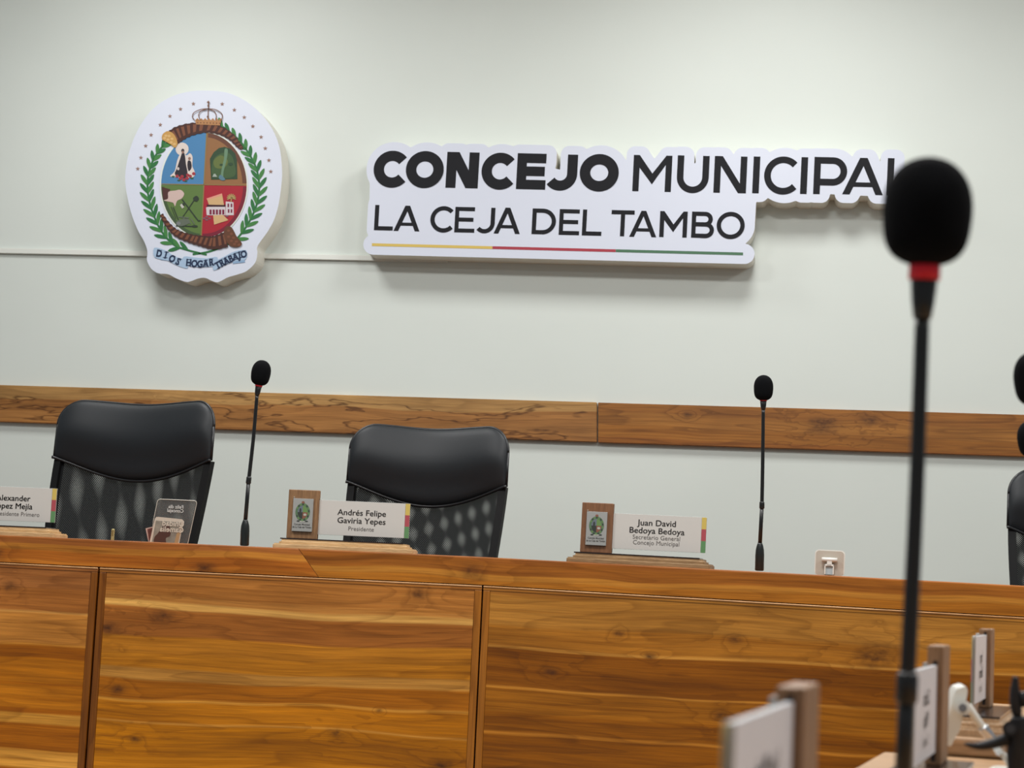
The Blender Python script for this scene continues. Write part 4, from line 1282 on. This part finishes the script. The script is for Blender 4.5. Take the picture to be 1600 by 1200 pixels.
# ------------------------------------------------------------------ microphones
m_foam = mat('black_foam', (13, 14, 16), 0.95, spec=0.1, bump=(900, 0.5, 0.001))
m_mic = mat('black_mic_metal', (20, 22, 23), 0.34, spec=0.5)
m_micbase = mat('black_mic_base', (24, 30, 29), 0.3, spec=0.6)
m_ring = mat('red_ring', (226, 8, 40), 0.4)
def build_mic(label, depth, sc, base, path, head, group='gooseneck microphones', ring=1.0, fat=1.0):
    """all photo pixels at one depth; sc = size against the far microphones (1.0)"""
    u = depth / F * sc
    b = at(base[0], base[1], depth)
    root = empty('gooseneck_microphone', b)
    tag(root, label, 'microphone', group)
    P = lambda p: at(p[0], p[1], depth) - b
    # holder (bullet shaped sleeve)
    top = P(path[0])
    axis = (top - P(base))
    bm = bmesh.new()
    fr = [0, .02, .04, .55, .75, .88, .96, 1.0]; rr = [6.2, 6.8, 7.0, 7.0, 6.4, 5.2, 4.0, 3.4]
    tube(bm, [P(base) + axis * f for f in fr], [x * u for x in rr], 24)
    link('sleeve', bm, m_micbase, root, smooth=True)
    # lower rod, joint, upper rod
    j = P(path[1])
    bm = bmesh.new(); tube(bm, [top, top.lerp(j, .5), j], [3.2 * u, 3.1 * u, 3.0 * u], 16)
    link('lower_rod', bm, m_mic, root, smooth=True)
    jd = (P(path[2]) - j).normalized()
    bm = bmesh.new(); tube(bm, [j - jd * 5 * u, j - jd * 4 * u, j + jd * 5 * u, j + jd * 7 * u], [3.1 * u, 4.1 * u, 4.0 * u, 2.8 * u], 20)
    link('joint_collar', bm, m_mic, root, smooth=True)
    pts = spline([tuple(P(p)) for p in path[1:]], 8)
    bm = bmesh.new(); tube(bm, pts, [lerp(3.0, 2.7, i / (len(pts) - 1)) * u for i in range(len(pts))], 16)
    link('gooseneck', bm, m_mic, root, smooth=True)
    hc = P(head); e = P(path[-1])
    ax = (hc - e).normalized()
    ringc = hc - ax * 19.5 * u
    bm = bmesh.new()
    st = e
    tube(bm, [st, st + (ringc - st) * .3, ringc + ax * 2.0 * u], [3.3 * u, 4.2 * u, 5.6 * u], 20)
    link('microphone_capsule', bm, m_mic, root, smooth=True)
    bm = bmesh.new(); tube(bm, [ringc - ax * (3.2 * ring + .4) * u, ringc + ax * 2.5 * u], 5.75 * u, 20)
    link('light_ring', bm, m_ring, root, smooth=True)
    # foam windscreen: egg with a flattened foot
    bm = bmesh.new()
    n = 22; P2 = []; R2 = []
    for k in range(n + 1):
        t = -1 + 2 * k / n
        t = math.sin(t * math.pi / 2)
        r = (1 - abs(t) ** 2.3) ** .47 * 15.2
        if t < 0: r = (1 - abs(t) ** 5.0) ** .45 * 15.2 * (1 - 0.15 * abs(t) ** 1.5)
        P2.append(hc + ax * (20.0 * t) * u); R2.append(max(0.6, r) * u * fat)
    tube(bm, P2, R2, 32)
    link('foam_windscreen', bm, m_foam, root, smooth=True)
    return root
dm1 = 4.76; dm2 = 4.70
build_mic('thin black gooseneck microphone left of the nameplate reading Presidente', dm1, 1.0, (382, 852.5), [(383.5, 812), (388.5, 751), (396, 684), (401.5, 618)], (407.8, 582.6), ring=0.5)
build_mic('thin black gooseneck microphone right of the nameplate reading Secretario General', dm2, 1.0, (1186.5, 891.5), [(1187.5, 848), (1190.5, 790), (1191.8, 715), (1192.6, 640)], (1193, 606), ring=0.1)

# ------------------------------------------------------------------ phone stands
m_wplast = mat('white_stand_plastic', (226, 226, 218), 0.35)
m_beige = mat('warm_grey_pad', (186, 178, 164), 0.5)
m_gknob = mat('grey_knob', (112, 114, 118), 0.5)
m_chrome = mat('chrome_sleeve', (214, 216, 220), 0.15, 0.95)
def rrect(w, h, r, n=6):
    pts = []
    for (cx, cz, a0) in ((w / 2 - r, h / 2 - r, 0), (-w / 2 + r, h / 2 - r, 90), (-w / 2 + r, -h / 2 + r, 180), (w / 2 - r, -h / 2 + r, 270)):
        pts += [(cx + r * math.cos(math.radians(a0 + 90 * i / n)), cz + r * math.sin(math.radians(a0 + 90 * i / n))) for i in range(n + 1)]
    return pts
def phone_stand_back(label):
    """seen from behind on the desk: holder plate, hinge bar and forked neck"""
    p, ang = desk_pt(1289.5, 0.16)
    root = empty('phone_stand', p, ang)
    root.rotation_euler.y = TILT
    tag(root, label, 'phone stand', 'small white phone stands')
    top = 0.064
    k = 4.62 / F
    bm = bmesh.new(); prism(bm, [(x, z + top - 0.031) for x, z in rrect(47 * k, 0.062, 0.010)], 0.006, 0.010)
    for v in bm.verts: v.co.z += 0.0
    pl = link('holder_plate', bm, m_wplast, root)
    bm = bmesh.new(); prism(bm, [(x, z + top - 0.0325) for x, z in rrect(43.5 * k, 0.060, 0.008)], 0.0045, 0.0062)
    link('pad', bm, m_beige, pl)
    bm = bmesh.new(); tube(bm, [(-0.0185, -0.004, top - 0.024), (0.0185, -0.004, top - 0.024)], 0.0052, 18)
    link('hinge_bar', bm, m_wplast, root, smooth=True)
    bm = bmesh.new()
    box(bm, -0.006, 0.006, -0.008, 0.002, top - 0.040, top - 0.022, 0.001)
    box(bm, -0.0115, -0.0085, -0.008, 0.0, 0.004, top - 0.035, 0.001); box(bm, 0.0085, 0.0115, -0.008, 0.0, 0.004, top - 0.035, 0.001)
    box(bm, -0.0115, 0.0115, -0.008, 0.0, top - 0.040, top - 0.035, 0.001)
    link('neck_frame', bm, m_wplast, root)
    mk_box('neck_insert', -0.0083, 0.0083, -0.004, -0.001, 0.004, top - 0.041, mat('pale_blue_grey', (176, 190, 194), 0.3), root)
    bm = bmesh.new(); tube(bm, [(0, 0.05, 0.0), (0, 0.05, 0.001), (0, 0.05, 0.0018)], [0.034, 0.034, 0.032], 32)
    link('foot_disc', bm, m_wplast, root, smooth=False)
phone_stand_back('small white phone stand seen from behind, on the teak desk right of the thin microphone')

# ------------------------------------------------------------------ card holder and pin on the council desk
def card_holder():
    d = 4.86
    b = at(265, 848, d)
    root = empty('clear_card_stand', (b.x, b.y, b.z - 0.006))
    tag(root, 'clear rounded greeting card with pale mirrored writing standing by the left chair', 'card')
    O = root.location
    fwd = Vector((math.sin(-YAW), math.cos(YAW), 0))
    def plate(name, outline, dep, th, m, parent=root):
        bm = bmesh.new()
        a = [bm.verts.new(at(x, y, dep) - O) for x, y in outline]
        bb = [bm.verts.new(at(x, y, dep) + fwd * th - O) for x, y in outline]
        bm.faces.new(a); bm.faces.new(bb[::-1]); n = len(a)
        for i in range(n): bm.faces.new((a[i], bb[i], bb[(i + 1) % n], a[(i + 1) % n]))
        return link(name, bm, m, parent)
    G = lambda x, y: (225 + x / 14.12, 770 + y / 14.12)
    outl = [G(*q) for q in ((170, 1130), (205, 620), (290, 210), (305, 165), (350, 140), (600, 150), (1120, 175), (1155, 200), (1160, 240), (960, 1150))]
    m_cl = acrylic('smoky_clear_acrylic', (0.80, 0.79, 0.77), 0.93)
    pn = plate('clear_panel', outl, d, 0.003, m_cl)
    # bright sawn edge
    bm = bmesh.new()
    pts = [at(x, y, d - 0.001) - O for x, y in outl]
    tube(bm, pts, 0.0009, 6); link('polished_edge', bm, mat('bright_edge', (196, 192, 180), 0.3), pn)
    card = [G(*q) for q in ((110, 1150), (240, 570), (270, 535), (320, 530), (840, 585), (868, 610), (865, 660), (770, 1150))]
    cd = plate('photo_card', card, d - 0.004, 0.001, mat('cream_card', (206, 196, 180), 0.5))
    ph = plate('photo_print', [G(*q) for q in ((165, 1140), (262, 612), (820, 655), (700, 1140))], d - 0.0046, 0.0004, mat('grey_print', (138, 134, 122), 0.5, noise=(60, 0.25)), cd)
    plate('printed_head', [G(*q) for q in sm([(230, 980), (300, 900), (400, 760), (480, 690), (560, 740), (590, 880), (560, 960), (480, 1000), (470, 1130), (230, 1130)], 3)], d - 0.005, 0.0003, mat('print_dark', (78, 52, 46), 0.5), ph)
    plate('printed_wood', [G(*q) for q in ((720, 900), (810, 830), (745, 1140), (660, 1140))], d - 0.005, 0.0003, mat('print_tan', (176, 144, 104), 0.5), ph)
    # lettering reads right way round from the far side
    def wr(name, s, px, py, size, m, dep):
        bm = bmesh.new()
        p = at(px, py, dep) - O
        t = text_mesh(s, size, size * .02, -0.95)
        M = Matrix.Translation(p) @ (RM @ Matrix(((1, 0, 0), (0, 0, 1), (0, -1, 0)))).to_4x4() @ Matrix.Rotation(0.055, 4, 'Y')
        merge(bm, t, M)
        link(name, bm, m, pn)
    wl = mat('frosted_white_ink', (206, 206, 202), 0.4)
    wr('white_lettering', 'Feliz día', *G(705, 345), 0.0125, wl, d - 0.0015)
    wr('white_lettering', 'Concejal', *G(690, 430), 0.0125, wl, d - 0.0015)
    wr('cream_lettering', 'Unidad', *G(640, 735), 0.0205, mat('cream_ink', (214, 206, 190), 0.5), d - 0.0056)
    wr('cream_lettering', 'Camelia', *G(610, 865), 0.0195, mat('cream_ink', (214, 206, 190), 0.5), d - 0.0056)
    # a second small card sticking out at the left
    r2 = empty('small_photo_card', (b.x - 0.04, b.y, b.z - 0.006))
    tag(r2, 'small pink-brown card poking out left of the clear greeting card', 'card')
    bm = bmesh.new(); O2 = r2.location
    q = [G(*k) for k in ((35, 785), (230, 735), (215, 1150), (110, 1150))]
    a = [bm.verts.new(at(x, y, d + 0.012) - O2) for x, y in q]; bb = [bm.verts.new(at(x, y, d + 0.012) + fwd * .001 - O2) for x, y in q]
    bm.faces.new(a); bm.faces.new(bb[::-1])
    for i in range(4): bm.faces.new((a[i], bb[i], bb[(i + 1) % 4], a[(i + 1) % 4]))
    cb = link('card_sheet', bm, mat('pink_cream_card', (204, 176, 166), 0.5), r2)
    bm = bmesh.new(); q = [G(*k) for k in ((70, 800), (215, 765), (205, 1150), (130, 1150))]
    bm.faces.new([bm.verts.new(at(x, y, d + 0.0112) - O2) for x, y in q]); link('card_print', bm, mat('print_rust', (116, 72, 66), 0.5, noise=(80, 0.4)), cb)
card_holder()
def brass_pin():
    p, ang = desk_pt(153.5, 0.10)
    root = empty('brass_clip', p, ang)
    tag(root, 'tiny upright brass-coloured clip on the teak desk in front of the left chair', 'clip')
    br = mat('pale_brass', (196, 184, 130), 0.3, 0.6)
    bm = bmesh.new(); box(bm, -0.0042, 0.0042, -0.002, 0.002, 0.0, 0.030, 0.0018, 2); link('clip_body', bm, br, root)
    bm = bmesh.new(); box(bm, -0.0018, 0.0018, -0.0026, -0.0021, 0.012, 0.026); link('slot', bm, mat('brass_slot', (120, 104, 60), 0.4), root)
brass_pin()

# ------------------------------------------------------------------ the side desk on the right (near part and far part)
ZD = EYE.z - 0.178
P3 = on_z(1540, 1104, ZD + 0.0492); P2_ = on_z(1463, 1192, ZD + 0.0252)
P3.z = P2_.z = ZD
U = (P3 - P2_); U.z = 0; U.normalize()            # along the row, away from the camera
NR = Vector((U.y, -U.x, 0))                        # to the right of the row
UA = math.atan2(U.y, U.x)
GAP = (P3 - P2_).length
w_side = wood('side_desk_oak', [(0, (178, 140, 100)), (0.06, (166, 128, 90)), (0.1, (184, 148, 108))], 0.3, seed=5.0, rough=0.42, ring=0.4)
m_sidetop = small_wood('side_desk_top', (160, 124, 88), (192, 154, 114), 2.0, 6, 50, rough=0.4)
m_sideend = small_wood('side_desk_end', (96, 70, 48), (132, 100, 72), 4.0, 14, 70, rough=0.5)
def side_desk(label, s0, s1, off0, off1, extra_z=0.0):
    """from s0 to s1 along the row (0 at the second nameplate post), off0..off1 to the right of the row"""
    o = P2_ + U * ((s0 + s1) / 2) + NR * ((off0 + off1) / 2); o.z = 0
    root = empty('side_desk', o, UA - math.pi / 2)
    tag(root, label, 'desk', 'row of side desks')
    hl = (s1 - s0) / 2; hw = (off1 - off0) / 2; z = ZD + extra_z
    mk_box('desktop', -hw, hw, -hl, hl, z - 0.024, z, m_sidetop, root, 0.005, 3)
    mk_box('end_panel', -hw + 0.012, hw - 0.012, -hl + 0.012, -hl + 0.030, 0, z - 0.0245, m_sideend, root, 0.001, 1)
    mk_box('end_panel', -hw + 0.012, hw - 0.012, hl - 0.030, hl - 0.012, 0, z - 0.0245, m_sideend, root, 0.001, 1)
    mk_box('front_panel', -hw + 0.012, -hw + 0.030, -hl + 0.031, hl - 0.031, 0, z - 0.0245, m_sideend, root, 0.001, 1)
    return root
side_desk('near side desk of pale brown wood at the bottom right corner', -1.55, GAP - 0.305, -0.105, 0.50)
side_desk('far side desk of pale brown wood, its dark end seen behind the white phone stand', GAP - 0.30, GAP + 0.68, -0.055, 0.50, 0.024)
def side_plate(label, s, lines, roles, post_h, dz=0.0, skin=2, off=0.0, turn=0.0):
    # the model's post stands at local x -0.111; local +x runs back towards the camera
    c = P2_ + U * (s - 0.111) + NR * off
    return build_nameplate(label, (c.x, c.y, ZD + dz), UA + math.pi + turn, lines, roles, skin, card=m_sticker_w, post_h=post_h)
gap = (P3 - P2_).length
side_plate('nearest blurred nameplate stand on the side desk, lower left of the big pole', -0.895, ('Luis Mario', 'Ríos Pérez'), ('Concejal',), 0.107, off=0.003, turn=0.04)
side_plate('wooden nameplate stand half hidden behind the big blurred microphone pole', 0.0, ('Carlos', 'Mejía'), ('Concejal',), 0.118)
side_plate('farthest nameplate stand of the side row, near the right edge above the white phone stand', gap, ('Jorge', 'Bedoya'), ('Concejal',), 0.107, dz=0.024, turn=0.0)

# microphones of the side row
def near_mic():
    d = 1.21
    sc = (130 / 30.4) * 1.0
    base = (1409, 1390)       # on the side desk, below the frame
    r = build_mic('big blurred black microphone with a red ring, nearest the camera', d, sc, base, [(1410, 1236), (1417, 1078), (1431, 790), (1441, 498)], (1449, 331), ring=1.55, fat=1.07)
    return r
near_mic()
build_mic('black foam microphone head cut off by the right edge, upper of the two', 2.20, 86 / 40.0, (1632, 1203), [(1632, 1110), (1631, 960), (1628, 800), (1623, 665)], (1617, 592), ring=0.3)
build_mic('black foam microphone head at the right edge, just below another and above the chair', 3.20, 58 / 40.0, (1640, 1104), [(1640, 1045), (1637, 960), (1628, 850), (1618, 735)], (1612, 686), ring=0.3)

# white phone stand on the near side desk
def side_phone_stand():
    d = 2.12
    k = d / F
    foot = at(1580, 1181, d); foot.z = ZD
    root = empty('phone_stand', foot)
    tag(root, 'white tilting phone stand with a chrome arm on the near side desk at the right', 'phone stand', 'small white phone stands')
    O = root.location
    H = lambda x, y: (1480 + x / 8, 1050 + y / 8)      # enlarged crop -> photo
    def ext(name, outline, d0, d1, m, parent=root, bev=0.0):
        bm = bmesh.new()
        a = [bm.verts.new(at(x, y, d0) - O) for x, y in outline]
        c = sum((Vector(at(x, y, d0)) for x, y in outline), Vector()) / len(outline)
        bb = [bm.verts.new(at(x, y, d0) + RM @ Vector((0, 0, -1)) * (d1 - d0) - O) for x, y in outline]
        bm.faces.new(a); bm.faces.new(bb[::-1]); n = len(a)
        for i in range(n): bm.faces.new((a[i], bb[i], bb[(i + 1) % n], a[(i + 1) % n]))
        if bev: bmesh.ops.bevel(bm, geom=list(bm.edges), offset=bev, segments=3, affect='EDGES')
        return link(name, bm, m, parent)
    pl = ext('holder_plate', [H(*q) for q in sm([(60, 920), (18, 900), (22, 560), (60, 380), (100, 250), (130, 205), (200, 195), (235, 188), (255, 220), (250, 290), (225, 400), (200, 520), (165, 690), (120, 800), (85, 830)], 3)], d - 0.006, d + 0.020, m_wplast, bev=0.0012)
    hub = at(*H(195, 450), d - 0.026) - O; hub2 = at(*H(205, 450), d + 0.012) - O
    bm = bmesh.new(); tube(bm, [hub, hub2], 11.5 * k, 28); link('hinge_barrel', bm, m_wplast, root, smooth=False)
    bm = bmesh.new(); tube(bm, [hub + (hub - hub2) * .12, hub], 6.2 * k, 24); link('knob', bm, m_gknob, root)
    A = at(*H(265, 440), d - 0.006) - O; B = at(*H(450, 700), d - 0.006) - O; Cc = at(*H(640, 960), d - 0.006) - O; E = at(*H(800, 1170), d - 0.006) - O
    bm = bmesh.new(); tube(bm, [hub.lerp(hub2, .5), A, B, B.lerp(Cc, .3)], [9 * k, 6.2 * k, 5.6 * k, 5.6 * k], 20)
    link('arm', bm, m_wplast, root, smooth=True)
    bm = bmesh.new(); tube(bm, [B - (Cc - B) * .05, B, Cc.lerp(E, .2)], [8.4 * k, 8.6 * k, 8.6 * k], 24)
    link('chrome_tube', bm, m_chrome, root, smooth=True)
    # the arm ends in a round foot on the desk
    bm = bmesh.new(); tube(bm, [Cc.lerp(E, .15), E, Vector((E.x, E.y, 0.004))], [5 * k, 5 * k, 7 * k], 18); link('lower_arm', bm, m_wplast, root, smooth=True)
    bm = bmesh.new(); tube(bm, [(E.x, E.y, 0), (E.x, E.y, 0.006), (E.x, E.y, 0.010)], [0.026, 0.026, 0.020], 30); link('foot_disc', bm, m_wplast, root)
side_phone_stand()

# black camera tripod head at the right edge
def tripod_head():
    d = 1.75
    foot = on_z(1600, 1225, ZD)
    root = empty('tripod', foot)
    tag(root, 'black camera tripod head with a handle, in the bottom right corner', 'tripod')
    O = root.location
    H = lambda x, y: (1480 + x / 8, 1050 + y / 8)
    k = d / F
    bl = mat('black_tripod_plastic', (24, 25, 28), 0.5, spec=0.4)
    A = lambda q, dd=0: at(*H(*q), d + dd) - O
    def path(name, pts, rads, n=18, par=root):
        bm = bmesh.new(); P_ = [tuple(A(p)) for p in pts]
        sp_ = spline(P_, 6); m = len(sp_)
        R_ = []
        for i in range(m):
            x = i / (m - 1) * (len(rads) - 1); j = min(len(rads) - 2, int(x)); R_.append(lerp(rads[j], rads[j + 1], x - j) * k)
        tube(bm, sp_, R_, n); return link(name, bm, bl, par, smooth=True)
    # clamp lever
    path('clamp_lever', [(852, 62), (850, 130), (845, 250), (850, 380), (870, 500), (885, 580)], [4.6, 5.5, 8.0, 9.0, 8.5, 5.0])
    # pan joint and handle
    bm = bmesh.new(); tube(bm, [A((790, 710), -0.018), A((790, 710), 0.02)], 12.5 * k, 28); pj = link('pan_joint', bm, bl, root)
    bm = bmesh.new(); tube(bm, [A((790, 710), -0.022), A((790, 710), -0.018)], 7.0 * k, 24); link('joint_cap', bm, mat('dark_grey_cap', (52, 53, 56), 0.4), pj)
    path('pan_handle', [(760, 830), (620, 880), (480, 915), (360, 925), (250, 905), (215, 895)], [10, 9.0, 7.5, 5.5, 3.0, 1.5])
    path('head_body', [(900, 560), (905, 700), (900, 850), (880, 1000), (880, 1200), (890, 1420)], [13, 16, 17, 17, 16, 15])
    path('side_knob', [(960, 250), (965, 330), (975, 430)], [7, 10, 9])
    path('quick_plate', [(905, 330), (1000, 330), (1100, 330)], [9, 12, 12])
    # three short legs down to the desk
    hub = A((890, 1420))
    for q in range(3):
        a = math.radians((-70, 20, 110)[q])
        bm = bmesh.new(); tube(bm, [hub + Vector((0, 0, 0.01)), Vector((0.05 * math.cos(a) + hub.x, 0.05 * math.sin(a) + hub.y, 0.004))], [0.008, 0.005], 10)
        link('leg', bm, bl, root)
tripod_head()
